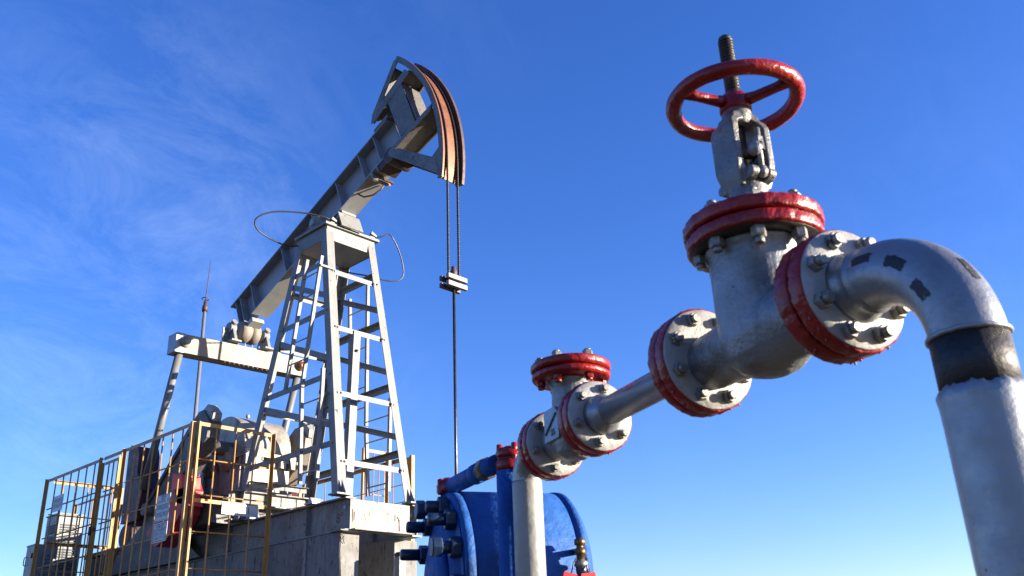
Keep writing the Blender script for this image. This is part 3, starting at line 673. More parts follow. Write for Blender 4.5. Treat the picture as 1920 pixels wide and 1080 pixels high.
part('latch', MB().box((FX - .075, 13.70, 2.10), (FX - .045, 13.84, 2.14)).cyl((FX - .09, 13.77, 2.16), (FX - .09, 13.77, 2.04), .02, 8), 'darkrust', GT)
ORG = (8.62, 10.3, GZ)
F2 = thing('guard_fence', 'yellow barred guard fence standing on the far side behind the lattice tower', 'fence', ORG)
panel(F2, (8.60, 10.20), (8.60, 12.9), GZ, 2.94, 7, (2.55, 2.30, 1.9, 1.5), rr=.007)
panel(F2, (8.62, 13.0), (8.62, 16.0), GZ, 2.94, 8, (2.55, 2.30), mids=(2.45,), rr=.007)
panel(F2, (8.62, 11.35), (9.12, 11.35), GZ, 3.29, 1, (2.6,), rr=.007)
part('corner_post', MB().box((8.60, 10.14, GZ), (8.66, 10.195, 2.96)), 'yellow', F2, bevel=.003)

# signs ------------------------------------------------------------------
SIGN_ROT = (math.pi / 2, 0, -math.pi / 2)             # faces -X, text runs towards -Y
def sign(label, y0, y1, z0, z1, x, lines, tilt=0.0, cat='sign', border=None, name='warning_sign'):
    """plate hung on the side fence; y0 is its left edge (larger y)"""
    T = thing(name, label, cat, (x, (y0 + y1) / 2, z0))
    w = y0 - y1; h = z1 - z0
    if tilt: T.rotation_euler = (tilt, 0, 0)
    part('plate', MB().box((0, -w / 2, 0), (.004, w / 2, h)), 'sign', T, org=(0, 0, 0))
    if border:
        b = border; mb = MB()
        for (c0, c1, d0, d1) in ((-w / 2 + b, w / 2 - b, b, b * 1.6), (-w / 2 + b, w / 2 - b, h - b * 1.6, h - b), (-w / 2 + b, -w / 2 + b * 1.6, b * 1.6, h - b * 1.6), (w / 2 - b * 1.6, w / 2 - b, b * 1.6, h - b * 1.6)):
            mb.box((-.001, c0, d0), (-.0003, c1, d1))
        part('border', mb, 'redink', T, org=(0, 0, 0))
    for body, zc, size, mt in lines:
        me = text_mesh(body, size); me.materials.append(M[mt])
        ww = max(v.co.x for v in me.vertices) - min(v.co.x for v in me.vertices)
        me.transform(Matrix.Diagonal((min(1, (w * .86) / ww), 1, 1, 1)))
        link('lettering', me, T, (-.0015, 0, zc * h), SIGN_ROT)
    return T
SX = FX - .058
sign('small pale sign lettered in capitals on top of the red edged warning signs', 11.84, 11.47, 2.231, 2.312, SX, [('ЦДНГ', .62, .05, 'ink'), ('№ 4', .25, .028, 'redink')], border=.006)
sign('red edged hydrogen sulphide warning sign in the middle of the fence sign column', 11.845, 11.48, 1.972, 2.226, SX, [('СЕРОВОДОРОД', .70, .085, 'ink'), ('ОПАСНО!', .32, .085, 'ink')], border=.008)
sign('lower red framed sign with four lines of print on the guard fence', 11.855, 11.475, 1.705, 1.952, SX, [('ОБЪЕКТ', .80, .056, 'ink'), ('ОБСЛУЖИВАЕТ', .60, .056, 'ink'), ('ОПЕРАТОР Д.', .40, .05, 'ink'), ('СЕРВИСТЕХ Л.М', .20, .05, 'ink')], border=.012)
sign('bluish hydrogen sulphide sign at the far left end of the guard fence', 15.40, 15.02, 2.58, 2.83, SX, [('СЕРОВОДОРОД', .66, .08, 'ink'), ('ОПАСНО', .34, .085, 'ink')])
NP = thing('number_plate', 'white plate numbered 2544/1 hanging under the yellow fence rail', 'number plate', (6.42, 11.03, 2.02), (0, R_(1), 0))
part('plate', MB().box((-.27, 0, 0), (.27, .004, .15)), 'sign', NP, org=(0, 0, 0))
me = text_mesh('254', .13, 'RIGHT'); me.materials.append(M['faint']); link('lettering', me, NP, (-.02, -.002, .075), (math.pi / 2, 0, 0))
me = text_mesh('4/1', .13, 'LEFT'); me.materials.append(M['ink']); link('lettering', me, NP, (-.015, -.002, .075), (math.pi / 2, 0, 0))

# antenna mast ------------------------------------------------------------
ORG = (7.52, 14.6, GZ)
AN = thing('antenna_mast', 'thin grey mast with whip antenna rising behind the equalizer', 'antenna', ORG)
part('mast', MB().tube([(7.52, 14.58, GZ), (7.50, 14.66, 6.35)], [.038, .03], 12), 'cab', AN)
part('mast_clamp', MB().lathe([(.05, 0), (.05, .10), (.035, .12), (.03, .2)], (7.50, 14.66, 6.25), n=12), 'darkrust', AN)
a = MB().tube([(7.50 + .07 * math.cos(t), 14.66 + .07 * math.sin(t), 6.50) for t in np.linspace(0, 5.6, 16)], .008, 6); part('loop', a, 'darkrust', AN)
part('whip', MB().tube([(7.50, 14.66, 6.4), (7.50, 14.66, 6.55), (7.53, 14.68, 7.28)], [.016, .010, .005], 8), 'darkrust', AN)

# cabinets ---------------------------------------------------------------
ORG = (6.37, 17.0, GZ)
C1 = thing('control_cabinet', 'louvred grey control cabinet standing behind the guard fence', 'cabinet', ORG)
part('body', MB().box((6.37, 17.0, 1.2), (6.80, 17.52, 2.84)), 'cab', C1, bevel=.006)
part('roof', MB().box((6.35, 16.98, 2.842), (6.82, 17.54, 2.862)), 'cab', C1, bevel=.004)
for zb in (2.66, 2.45, 2.24, 2.03):
    for i in range(4):
        z = zb - i * .042
        part('louvre', MB().prism([(6.369, 17.06, z), (6.369, 17.06, z + .02), (6.347, 17.06, z - .004)], (0, .40, 0)), 'cab', C1)
        part('louvre', MB().prism([(6.42, 16.999, z), (6.42, 16.999, z + .02), (6.42, 16.977, z - .004)], (.32, 0, 0)), 'cab', C1)
part('stand', MB().box((6.40, 17.05, GZ), (6.46, 17.11, 1.199)).box((6.70, 17.05, GZ), (6.76, 17.11, 1.199)).box((6.40, 17.41, GZ), (6.46, 17.47, 1.199)).box((6.70, 17.41, GZ), (6.76, 17.47, 1.199)), 'cab', C1)
ORG = (5.87, 16.5, GZ)
C2 = thing('control_cabinet', 'plain grey cabinet with side handle at the far left edge outside the fence', 'cabinet', ORG)
part('body', MB().box((5.87, 16.5, 0.5), (6.25, 16.84, 2.22)), 'cab', C2, bevel=.012)
part('roof', MB().box((5.862, 16.492, 2.222), (6.258, 16.848, 2.245)), 'cab', C2, bevel=.006)
part('handle', MB().tube(smooth_path([(5.868, 16.78, 2.05), (5.835, 16.78, 2.04), (5.835, 16.78, 1.93), (5.868, 16.78, 1.92)], 4), .008, 6), 'darkrust', C2)
part('hinge', MB().box((5.855, 16.545, 2.02), (5.868, 16.575, 2.10)), 'darkrust', C2)
for i in range(7):
    part('louvre', MB().prism([(6.0, 16.499, 2.08 - i * .06), (6.0, 16.499, 2.1 - i * .06), (6.0, 16.482, 2.076 - i * .06)], (.16, 0, 0)), 'cab', C2)
part('stand', MB().box((5.9, 16.53, GZ), (5.96, 16.59, .499)).box((6.16, 16.53, GZ), (6.22, 16.59, .499)).box((5.9, 16.75, GZ), (5.96, 16.81, .499)).box((6.16, 16.75, GZ), (6.22, 16.81, .499)), 'cab', C2)

# ================================================================== FOREGROUND PIPELINE
PA = V((1.56247, 0.63221, 0.61681)); PU = V((-.39033, -.92067, 0))
ROT = (0, 0, math.atan2(PU[1], PU[0]))
LAT = V((.92067, -.39033, 0))
ZG = GZ - PA[2]                                       # ground in pipeline coordinates
def pw(s, t, z): return tuple(PA + PU * s + LAT * t + V((0, 0, z)))
XF = (V((0, 1, 0)), V((0, 0, 1)), V((1, 0, 0)))       # lathe frame along local x
ORG = (0, 0, 0)
def rim(s0, s1, R, seed, edge=.0026, n=120, jit=.0028, dz=0.0):
    return MB().lathe([(0.02, s0), (R - edge * 2, s0), (R - edge * .5, s0 + edge * .6), (R, s0 + edge * 1.8), (R, s1 - edge * 1.8), (R - edge * .5, s1 - edge * .6), (R - edge * 2, s1), (0.02, s1)], (0, 0, dz), fr=XF, n=n, jit=jit, seed=seed)
def face_plate(s0, s1, R, r_in, seed, dz=0.0):
    return MB().lathe([(r_in, s0), (R, s0), (R - .002, s1), (r_in + .03, s1 + .0015), (r_in, s1 + .002)], (0, 0, dz), fr=XF, n=64, jit=.0012, seed=seed)
def bolt_mesh(r, nut_h, stud, tip):
    mb = MB().lathe([(r, 0), (r, nut_h * .82), (r * .88, nut_h)], n=6, smooth=False)
    mb.lathe([(stud, nut_h), (stud, nut_h + tip * .85), (stud * .8, nut_h + tip)], n=12)
    return mb
BOLT = {}
def bolts(T, mtl, rc, k, s, sgn, r=.0165, nut=.016, stud=.010, tip=.016, a0=0.0, axis='x', c=(0, 0), par=None, name='bolt', dz=0.0):
    key = (r, nut, stud, tip, mtl)
    if key not in BOLT:
        me = bolt_mesh(r, nut, stud, tip).mesh('bolt'); me.materials.append(M[mtl]); BOLT[key] = me
    for i in range(k):
        a = a0 + 2 * math.pi * i / k
        t2 = tip * random.uniform(.6, 1.3)
        if axis == 'x':
            loc = (s, math.cos(a) * rc, math.sin(a) * rc + dz); q = Vector((sgn, 0, 0)).to_track_quat('Z', 'Y')
        else:
            loc = (c[0] + math.cos(a) * rc, c[1] + math.sin(a) * rc, s); q = Vector((0, 0, sgn)).to_track_quat('Z', 'Y')
        o = link(name, BOLT[key], par or T, loc)
        o.rotation_mode = 'QUATERNION'; o.rotation_quaternion = q @ Quaternion((0, 0, 1), random.uniform(0, 1))
        o.scale = (1, 1, random.uniform(.9, 1.15))
def elbow_path(s0, R, n=20): return [V((s0 + R * math.sin(a), 0, -R + R * math.cos(a))) for a in np.linspace(0, math.pi / 2, n)]

def drips(T, R, s0, s1, dz, k, seed):
    rd = random.Random(seed)
    for i in range(k):
        a = R_(-90 + rd.uniform(-58, 58)); s_ = rd.uniform(s0, s1); L_ = rd.uniform(.002, .0065); w_ = rd.uniform(.0018, .003)
        p = V((s_, math.cos(a) * (R - .002), math.sin(a) * (R - .002) + dz))
        part('paint_drip', MB().tube([p + V((0, 0, .004)), p, p - V((0, 0, L_ * .6)), p - V((0, 0, L_)), p - V((0, 0, L_ + w_ * .8))], [w_ * 1.1, w_ * 1.2, w_ * .8, w_ * 1.05, w_ * .3], 8), 'red', T, org=(0, 0, 0))
# ---- gate valve ---------------------------------------------------------
GV = thing('gate_valve', 'silver gate valve with red handwheel and thick red bonnet flanges', 'valve', tuple(PA), ROT)
RF = .124
vb = MB()
vb.lathe([(0.0, -.089), (.035, -.086), (.062, -.074), (.083, -.052), (.094, -.02), (.097, .05), (.097, .12), (.098, .165), (.106, .180), (.106, .186)], (-.215, 0, 0), n=40)
vb.lathe([(.058, -.435), (.062, -.40), (.064, -.33), (.070, -.27), (.076, -.21), (.076, -.13), (.068, -.08), (.068, -.045)], fr=XF, n=40)
vb.lathe([(.078, -.275), (.084, -.255), (.084, -.165), (.078, -.145)], fr=XF, n=40)
part('valve_body', vb, 'cast', GV, mods=cast_mods(.0036, 4))
part('flange', rim(-.040, -.004, .1205, 1), 'red', GV)
part('flange', rim(-.452, -.421, .1205, 2, dz=.012), 'red', GV)
part('flange_face', face_plate(-.4205, -.417, .117, .05, 5, dz=.012), 'face', GV, label='pale back face of the left flange')
bolts(GV, 'stud', .093, 8, -.417, 1, a0=R_(22.5), r=.0155, nut=.013, stud=.010, tip=.010, dz=.012)
bolts(GV, 'stud', .093, 8, -.041, -1, a0=R_(22.5), tip=.008)
# bonnet: two thick oval rims
def oval(z0, z1, R, seed, edge=.0034):
    mb = MB().lathe([(.02, z0), (R - edge * 2, z0), (R - edge * .4, z0 + edge * .7), (R, z0 + edge * 1.7), (R, z1 - edge * 1.7), (R - edge * .4, z1 - edge * .7), (R - edge * 2, z1), (.02, z1)], (-.21, 0, 0), n=120, jit=.0034, seed=seed)
    return mb
part('bonnet_flange', oval(.187, .2165, .143, 3), 'red', GV); part('bonnet_flange', oval(.2195, .250, .146, 4), 'red', GV)
part('gasket', MB().lathe([(.13, .216), (.13, .220)], (-.21, 0, 0), n=48), 'black', GV)
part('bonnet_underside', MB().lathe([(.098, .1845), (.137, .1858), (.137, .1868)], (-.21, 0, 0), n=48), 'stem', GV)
bolts(GV, 'stud', .116, 8, .1858, -1, a0=R_(10), axis='z', c=(-.21, 0), r=.016, nut=.02, tip=.012)
bolts(GV, 'stud', .116, 8, .251, 1, a0=R_(10), axis='z', c=(-.21, 0), r=.0165, nut=.014, tip=.008)
# yoke
YC = V((-.205, 0, 0))
yk = MB()
def loft(mb, secs):                                   # rectangular sections: (s, t, z, hs, ht)
    vs = []; fs = []
    for (s, t, z, hs_, ht) in secs: vs += [(s - hs_, t - ht, z), (s + hs_, t - ht, z), (s + hs_, t + ht, z), (s - hs_, t + ht, z)]
    for i in range(len(secs) - 1):
        for j in range(4): fs.append((i * 4 + j, i * 4 + (j + 1) % 4, i * 4 + 4 + (j + 1) % 4, i * 4 + 4 + j))
    n = len(secs) * 4; fs += [(3, 2, 1, 0), (n - 4, n - 3, n - 2, n - 1)]
    return mb.add(vs, fs)
for sg in (-1, 1):
    loft(yk, [(-.205, sg * .020, .322, .030, .018), (-.205, sg * .030, .345, .034, .016), (-.205, sg * .0395, .366, .039, .010), (-.205, sg * .042, .378, .0405, .0085), (-.205, sg * .042, .470, .0405, .0085), (-.205, sg * .036, .484, .036, .011), (-.205, sg * .023, .493, .031, .014), (-.205, sg * .015, .51, .028, .016)])
yk.lathe([(.027, .485), (.033, .494), (.033, .524), (.030, .534)], YC, n=28)
yk.lathe([(.058, .262), (.050, .28), (.042, .30), (.039, .352), (.030, .358)], YC, n=32)
for sg in (-1, 1):                                    # lugs of the gland bolts
    for q in (-1, 1):
        yk.lathe([(.0125, -.010), (.0125, .010)], (-.205 + q * .050, sg * .022, .345), (0, 1, 0), 16)
        yk.box((-.205 + min(0, q * .05), sg * .022 - .009, .330), (-.205 + max(0, q * .05), sg * .022 + .009, .356))
part('yoke', yk, 'yoke', GV, mods=cast_mods(.0022, 4))
part('bonnet_neck', MB().lathe([(.078, .2505), (.066, .258), (.054, .272), (.048, .30)], YC, n=32), 'cast', GV)
# stem with thread
th = MB(); n = 260; prof = []
z = .30
part('stem', MB().lathe([(.0125, .32), (.0125, .50)], YC, n=16), 'stem', GV)
prof = [(.016, .535)]
for i in range(19):
    z0 = .578 + i * .0078; prof += [(.0172, z0), (.0172, z0 + .0032), (.0132, z0 + .0045), (.0132, z0 + .0070)]
prof += [(.0155, .730), (.010, .735), (0, .735)]
part('threaded_stem', MB().lathe(prof, YC, n=20), 'stem', GV)
part('gland', MB().lathe([(.028, .35), (.028, .375), (.020, .378), (.020, .40), (.024, .40), (.024, .412), (.013, .414)], YC, n=20), 'stem', GV)  # dark stem colour paints in the shade inside the yoke window
part('gland_flange', MB().prism([(-.205 - .06, -.014, .395), (-.205 + .06, -.014, .395), (-.205 + .068, 0, .395), (-.205 + .06, .014, .395), (-.205 - .06, .014, .395), (-.205 - .068, 0, .395)], (0, 0, .018)), 'stem', GV, bevel=.005)  # same painted-in window shade as the gland
for s_ in (-.054, .054):
    part('gland_bolt', MB().cyl((-.205 + s_, 0, .345), (-.205 + s_ * 1.02, .002, .452), .0062, 10).lathe([(.0125, .413), (.0125, .427)], (-.205 + s_, 0, 0), n=6, smooth=False).lathe([(.0, .330), (.010, .335), (.013, .345), (.010, .355), (0, .360)], (-.205 + s_, 0, 0), n=14), 'stud', GV)
    part('gland_knob', MB().lathe([(0, -.016), (.010, -.013), (.0145, -.004), (.0145, .004), (.010, .013), (0, .016)], (-.205 + s_ * 1.05, -.012, .398), (1, .2, .3), 14), 'cast', GV)
# handwheel
hw = MB(); RW, rw = .137, .0175; n = 72
path = [V((-.205 + RW * math.cos(t), RW * math.sin(t), .552 + .0015 * math.sin(3 * t))) for t in np.linspace(0, 2 * math.pi, n, endpoint=False)]
hw.tube(path, [rw * (1 + .05 * noise.noise(Vector(p) * 22)) for p in path], 16, closed=True)
wheel = part('handwheel', hw, 'red', GV)
# spokes towards the camera side, 120 degrees apart
base_a = R_(180 - 0) + math.atan2(0, 1)
for k_ in range(3):
    a_ = R_(148) + k_ * 2 * math.pi / 3
    d_ = V((math.cos(a_), math.sin(a_), 0))
    part('spoke', MB().tube([YC + d_ * .02 + V((0, 0, .549)), YC + d_ * .05 + V((0, 0, .547)), YC + d_ * .10 + V((0, 0, .548)), YC + d_ * .132 + V((0, 0, .551))], [.016, .0125, .0115, .015], 12), 'red', wheel)
part('hub', MB().lathe([(.034, .524), (.036, .530), (.034, .556), (.027, .569), (.018, .571)], YC, n=28, jit=.001), 'red', wheel)

# ---- connecting spool ---------------------------------------------------
SPZ = (PA[0], PA[1], PA[2] + .013)
SP = thing('pipe_spool', 'thin silver pipe joining the check valve to the larger gate valve', 'pipe', SPZ, ROT)
part('pipe', MB().lathe([(.0375, -.905), (.0375, -.498), (.043, -.494), (.044, -.486)], fr=XF, n=32), 'silver', SP)
part('flange', rim(-.486, -.455, .119, 6), 'red', SP)
bolts(SP, 'stud', .093, 8, -.487, -1, a0=R_(22.5), tip=.01)
part('weld_collar', MB().lathe([(.054, -.925), (.054, -.905), (.048, -.895), (.041, -.880), (.0375, -.87)], fr=XF, n=32), 'silver', SP)
part('flange', rim(-.962, -.932, .1005, 7, jit=.0022), 'red', SP)
part('flange_face', face_plate(-.9315, -.927, .097, .04, 8), 'face', SP, label='sunlit pale flange face at the lower end of the pipe')
bolts(SP, 'stud', .076, 6, -.926, 1, r=.0138, nut=.012, stud=.0088, tip=.009, a0=R_(20))


drips(GV, .1205, -.036, -.008, 0, 6, 3); drips(GV, .1205, -.448, -.424, .012, 7, 4); drips(SP, .0995, -.958, -.936, 0, 5, 5)
# ---- check valve --------------------------------------------------------
CV = thing('check_valve', 'small silver check valve with red bolted cover next to the white riser', 'valve', tuple(PA), ROT)
cb = MB()
cb.lathe([(0, -.075), (.03, -.072), (.052, -.055), (.060, -.03), (.060, .09), (.059, .128), (.066, .147), (.07, .155)], (-1.085, 0, 0), n=36)
cb.lathe([(.050, -1.215), (.056, -1.18), (.062, -1.12), (.062, -1.03), (.056, -1.0), (.056, -.99)], fr=XF, n=36)
part('valve_body', cb, 'cast', CV, mods=cast_mods(.0034, 4))
part('flange', rim(-.994, -.965, .0995, 9, jit=.0022, dz=.013), 'red', CV)
part('flange', rim(-1.236, -1.208, .0995, 10, jit=.0022), 'red', CV)
part('flange_face', face_plate(-1.2075, -1.203, .096, .04, 11), 'face', CV)
bolts(CV, 'stud', .076, 6, -1.202, 1, r=.0138, nut=.012, stud=.0088, tip=.010, a0=R_(20))
for z0, z1, R, sd in ((.154, .177, .1145, 12), (.179, .206, .117, 13)):
    part('cover_flange', MB().lathe([(.02, z0), (R - .008, z0), (R - .002, z0 + .004), (R, z0 + .008), (R, z1 - .008), (R - .002, z1 - .004), (R - .008, z1), (.02, z1)], (-1.085, 0, 0), n=80, jit=.0014, seed=sd), 'red', CV)
bolts(CV, 'stud', .088, 6, .207, 1, axis='z', c=(-1.085, 0), r=.0155, nut=.0145, tip=.004, a0=R_(8))
bolts(CV, 'red', .088, 6, .153, -1, axis='z', c=(-1.085, 0), r=.0135, nut=.012, tip=.008, a0=R_(8))
part('cast_plate', MB().prism([(-1.14, -.061, -.02), (-1.05, -.061, -.02), (-1.05, -.061, .05), (-1.07, -.061, .072), (-1.14, -.061, .072)], (0, -.007, 0)), 'silver', CV, bevel=.002)
a = MB().prism([(-1.135, -.0685, .003), (-1.130, -.0685, .0), (-1.058, -.0685, .05), (-1.062, -.0685, .053)], (0, -.003, 0)); part('cast_arrow', a, 'stem', CV)  # silver embossing in reality; dark colour paints in the shade of its relief
me = text_mesh('25', .026, extrude=.0008); me.materials.append(M['faint']); link('lettering', me, CV, (-1.085, -.0695, .0), (math.pi / 2, 0, 0))  # print colour stands in for shading of the raised figures

# ---- big riser with elbow ----------------------------------------------
RS = thing('riser_pipe', 'large silver riser pipe with elbow, black primer band and bare patches', 'pipe', tuple(PA), ROT)
part('flange', rim(.0, .034, .1205, 14), 'red', RS)
part('flange_face', face_plate(.0345, .038, .117, .05, 15), 'face', RS, label='sunlit pale flange face ringed with stud bolts')
bolts(RS, 'stud', .0935, 8, .038, 1, a0=R_(22.5), r=.0165, nut=.0135, stud=.0108, tip=.012)
RE = .0575; ER = .162; ES = .083
part('weld_neck', MB().lathe([(.068, .038), (.066, .047), (.062, .058), (.0595, .066), (.061, .070), (.0615, .074), (.059, .079), (RE, .085)], fr=XF, n=40), 'silver', RS)
part('elbow', MB().tube([V((.080, 0, 0))] + elbow_path(ES, ER, 36) + [V((ES + ER, 0, -ER - .004))], RE, 40), 'silver', RS)
cx = ES + ER
ZBAND0, ZBAND1 = -ER - .006, -ER - .085
part('weld_bead', MB().tube([V((cx + (RE + .0015) * math.cos(t), (RE + .0015) * math.sin(t), -ER - .002 + .0015 * noise.noise(Vector((math.cos(t) * 4, math.sin(t) * 4, 1))))) for t in np.linspace(0, 2 * math.pi, 60, endpoint=False)], .0045, 8, closed=True), 'silver', RS)
part('primer_band', MB().lathe([(.0585, ZBAND1 - .01), (.0585, ZBAND0)], (cx, 0, 0), n=40), 'black', RS)
# coated lower pipe with ragged upper edge
n = 96; vs = []; fs = []
lv = [0, .006, .02, .05, .2, .5, .9, abs(ZG) + ZBAND1 + .05]
for i in range(n):
    t = 2 * math.pi * i / n; dx, dy = math.cos(t), math.sin(t)
    rag = .008 * noise.noise(Vector((dx * 2.6, dy * 2.6, .3))) + .005 * noise.noise(Vector((dx * 9, dy * 9, 2)))
    for j, l in enumerate(lv):
        r = .0588 if j == 0 else (.0645 + .0015 * noise.noise(Vector((dx * 6, dy * 6, l * 20))) if j == 1 else (.0635 if j == 2 else .0628))
        vs.append((cx + dx * r, dy * r, ZBAND1 - l + (rag if j < 4 else 0)))
k = len(lv)
for i in range(n):
    i2 = (i + 1) % n
    for j in range(k - 1): fs.append((i * k + j, i * k + j + 1, i2 * k + j + 1, i2 * k + j))
part('coated_pipe', MB().add(vs, fs, True), 'silver', RS)
def el_pt(a_, phi, r):                                # point on the elbow skin: a_ along the bend, phi round it (0 = outer, 90 = camera-left)
    c = V((ES + ER * math.sin(a_), 0, -ER + ER * math.cos(a_))); o_ = V((math.sin(a_), 0, math.cos(a_)))
    return c + (o_ * math.cos(phi) + V((0, -1, 0)) * math.sin(phi)) * r
def patch(a0, a1, p0, p1, seed):
    m_, n_ = 10, 8; vs = []; fs = []
    for i in range(m_ + 1):
        for j in range(n_ + 1):
            u_, v_ = i / m_, j / n_
            du = .12 * noise.noise(Vector((v_ * 4, seed, 0))) * (1 if i in (0, m_) else 0); dv = .15 * noise.noise(Vector((u_ * 4, seed, 5))) * (1 if j in (0, n_) else 0)
            vs.append(el_pt(a0 + (a1 - a0) * (u_ + du), p0 + (p1 - p0) * (v_ + dv), RE + .0007))
    for i in range(m_):
        for j in range(n_): q = i * (n_ + 1) + j; fs.append((q, q + 1, q + n_ + 2, q + n_ + 1))
    mb = MB().add(vs, fs, True)
    return part('bare_patch', mb, 'black', RS, label=None)
patch(R_(4), R_(17), R_(62), R_(79), 1.3)
patch(R_(29), R_(43), R_(66), R_(86), 4.1)
patch(R_(54), R_(68), R_(80), R_(99), 7.7)
patch(R_(56), R_(69), R_(-6), R_(9), 9.2)
for a_, z_ in ((2.5, -.45), (3.4, -.36), (2.9, -.452)):
    d_ = V((math.cos(a_), math.sin(a_), 0)); part('paint_blister', MB().lathe([(.005, -.001), (.0045, .002), (0, .0035)], V((cx, 0, z_)) + d_ * .0625, d_, 10), 'cast', RS)

drips(RS, .1205, .004, .030, 0, 9, 6); drips(CV, .0995, -.990, -.969, .013, 4, 7); drips(CV, .0995, -1.232, -1.212, 0, 4, 8)
# ---- white riser under the check valve ---------------------------------
WR = thing('riser_pipe', 'slim white painted riser pipe in front of the blue vessel', 'pipe', tuple(PA), ROT)
part('flange', rim(-1.268, -1.240, .0995, 16, jit=.0022), 'red', WR)
bolts(WR, 'stud', .076, 6, -1.269, -1, r=.0145, nut=.014, stud=.009, tip=.012, a0=R_(20))
SW = -1.425; ew = .075
part('elbow', MB().tube([V((-1.268, 0, 0)), V((SW + ew, 0, 0))] + [V((SW + ew - ew * math.sin(a), 0, -ew + ew * math.cos(a))) for a in np.linspace(0, math.pi / 2, 16)][1:], .0465, 28), 'silver', WR)
part('pipe', MB().lathe([(.047, ZG), (.047, -.08), (.0465, -.072)], (SW, 0, 0), n=36), mat("thick_white_pipe_paint", (0.2552, 0.2497, 0.2336), 0.1, 9, (0.08, 0.07, 0.06), -0.045, 40, 0.42, 0.05, 0.4, 60, bump2=.4, bump2_scale=14, stain=(.17, .16, .14), stain_amt=.05), WR)

# ================================================================== blue pipes and vessel

ORG = (2.14, 2.05, GZ)
BP = thing('blue_pipe', 'blue upright pipe with red flange pair and branch pipe behind the slim white riser', 'pipe', ORG)
bx, by = 2.143, 2.045
part('upright', MB().cyl((bx, by, GZ), (bx, by, .598), .040, 24), 'blue', BP)
def vrim(z0, z1, R, seed, c): return MB().lathe([(.01, z0), (R - .006, z0), (R, z0 + .005), (R, z1 - .005), (R - .006, z1), (.01, z1)], (c[0], c[1], 0), n=48, jit=.0016, seed=seed)
part('flange', vrim(.60, .632, .052, 21, (bx + .01, by - .004)), 'red', BP)
part('flange', vrim(.640, .664, .050, 22, (bx + .01, by - .004)), 'red', BP)
part('gasket', MB().lathe([(.044, .6322), (.044, .6398)], (bx + .01, by - .004, 0), n=32), 'stem', BP)
for a_ in (2.6, 4.2, 5.8, 1.0):
    part('bolt', MB().lathe([(.010, .59), (.011, .60), (.011, .668), (.010, .684), (.0, .687)], (bx + .01 + .038 * math.cos(a_), by - .004 + .038 * math.sin(a_), 0), n=8), 'red', BP)
part('cap', MB().lathe([(.036, .664), (.032, .674), (.02, .68), (0, .682)], (bx + .012, by + .0, 0), n=28, jit=.001), 'red', BP)
p0 = V((2.128, 2.083, .6273)); p1 = V((2.302, 2.482, .6363)); d_ = unit(p1 - p0)
part('branch', MB().tube([p0, p0 + d_ * .30, p1], [.031, .031, .030], 24), 'blue', BP)
part('union', MB().lathe([(.033, .075), (.0385, .078), (.0385, .118), (.033, .121)], p0, d_, 8, smooth=False), 'brass', BP, bevel=.002)
part('sleeve', MB().lathe([(.032, .15), (.035, .153), (.035, .20), (.032, .203)], p0, d_, 24), 'blue', BP)

# ---- blue vessel --------------------------------------------------------
AXV = V((.8746, -.4848, 0)); VC = (2.511, 2.41, .288); RV = .33
VS = thing('pressure_vessel', 'short blue horizontal vessel with ring of long studs on its end flange', 'vessel', VC, (0, 0, math.atan2(AXV[1], AXV[0])))
O0 = (0, 0, 0)
prof = [(.28, -.245), (.322, -.243), (.327, -.235), (.327, -.212), (.322, -.210), (.322, -.207), (.33, -.204), (.33, .148), (.322, .152), (.322, .158), (.333, .162), (.333, .182), (.325, .190), (.30, .208), (.22, .23), (.10, .24), (0, .242)]
part('shell', MB().lathe(prof, fr=XF, n=128, jit=.0012), 'blue', VS, org=O0)
part('end_flange', MB().lathe([(.05, -.2455), (.24, -.246), (.30, -.247), (.29, -.2475), (.24, -.248), (.235, -.262), (.05, -.263)], fr=XF, n=96, jit=.001), 'blue', VS, org=O0)
part('cover_boss', MB().lathe([(.16, -.2635), (.155, -.285), (0, -.287)], fr=XF, n=48), 'blue', VS, org=O0)
smb = MB().lathe([(.0, -.338), (.019, -.336), (.0215, -.331), (.0215, -.2485), (.0, -.2482)], fr=XF, n=16)
nmb = MB().lathe([(.032, -.285), (.036, -.281), (.036, -.252), (.032, -.2484)], fr=XF, n=6, smooth=False)
nm2 = MB().lathe([(.031, -.350), (.035, -.346), (.035, -.319), (.031, -.315)], fr=XF, n=6, smooth=False)
sm_, nm_, nm2_ = smb.mesh('stud'), nmb.mesh('nut'), nm2.mesh('nut')
for q in (sm_, nm_, nm2_): q.materials.append(M['bluedark'])
for i in range(14):
    a_ = R_(4 + 360 / 14 * i); loc = (random.uniform(-.02, .02), .277 * math.cos(a_), .277 * math.sin(a_))
    st = link('stud', sm_, VS, loc)
    link('nut', nm_, st, (-loc[0], 0, 0), (random.uniform(0, 1), 0, 0))
    if i % 3 == 0: link('nut', nm2_, st, (0, 0, 0), (random.uniform(0, 1), 0, 0))
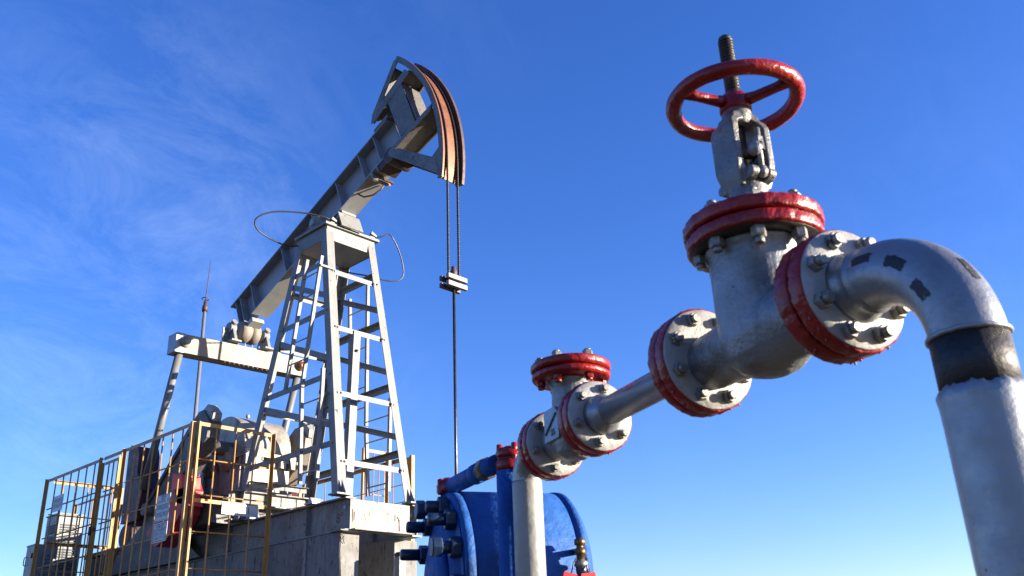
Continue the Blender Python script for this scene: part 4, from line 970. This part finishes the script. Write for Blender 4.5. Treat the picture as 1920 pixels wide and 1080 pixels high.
# top nozzle with red flange
nz_ = (-.33, .0)
part('nozzle_flange', MB().lathe([(.01, .328), (.043, .328), (.046, .332), (.046, .356), (.043, .36), (.034, .372), (.02, .383), (0, .385)], (-.223, -.002, 0), n=36, jit=.0015), 'red', VS, org=O0)
part('nozzle', MB().cyl((-.223, -.002, .2), (-.223, -.002, .329), .032, 20), 'blue', VS, org=O0)
part('nozzle_bolt', MB().lathe([(.011, .32), (.012, .325), (.012, .374), (0, .38)], (-.258, -.017, 0), n=8), 'red', VS, org=O0)
for a_ in (-.6, .9): part('saddle_leg', MB().box((-.1 + a_ * .12 - .03, -.2, GZ - VC[2]), (-.1 + a_ * .12 + .03, .2, -.28)), 'blue', VS, org=O0)

# ---- drain tap with hose on the vessel ----------------------------------
TPC = (2.452, 2.022, .352)
TP = thing('drain_tap', 'small brass tap on the right of the blue vessel feeding a blue elbow hose', 'tap', TPC, (0, 0, math.atan2(AXV[1], AXV[0])))
TP.scale = (.78, .78, .78)
part('tap_body', MB().lathe([(.0, -.012), (.012, -.010), (.018, 0), (.018, .02), (.023, .021), (.023, .045), (.016, .047), (.016, .06), (.024, .062), (.024, .085), (.01, .09), (0, .09)], (0, 0, -.02), n=12), 'brass', TP, org=O0)
part('inlet', MB().cyl((0, 0, .02), (0, .10, .02), .014, 12), 'stem', TP, org=O0)
part('collar', MB().lathe([(.024, -.05), (.030, -.045), (.030, -.03), (.018, -.02)], n=16), 'stud', TP, org=O0)
part('hose', MB().tube(smooth_path([(0, 0, -.045), (.004, 0, -.075), (.035, -.01, -.10), (.075, -.02, -.14), (.095, -.02, -.22), (.10, -.02, -.5), (.10, -.02, -1.0)]), .024, 14), 'bluedark', TP, org=O0)
part('hose_cuff', MB().cyl((.092, -.02, -.20), (.097, -.02, -.25), .03, 14), 'hose', TP, org=O0)
for i, (x, y, tl) in enumerate(((-.045, -.025, .25), (.012, -.03, -.1))):
    TG = thing('tag', ['red marking tag tilted on the left of the drain tap', 'red marking tag hanging under the drain tap elbow'][i], 'tag', tuple(V(TPC) + V((AXV[0] * x - AXV[1] * 0 + .485 * y, AXV[1] * x + .875 * y, -.06))), (tl * .5, tl, math.atan2(AXV[1], AXV[0])), 'red tags on the drain tap')
    part('tag_plate', MB().prism([(-.025, 0, 0), (.025, 0, 0), (.025, 0, -.10), (-.025, 0, -.10)], (0, .003, 0)), 'signal', TG, org=O0)
    part('tag_print', MB().box((-.016, -.001, -.025), (.012, -.0004, -.018)), 'sign', TG, org=O0)
    part('tag_wire', MB().tube([(0, 0, 0), (.004, .012, .03), (.012, .02, .05)], .0025, 5), 'hose', TG, org=O0)
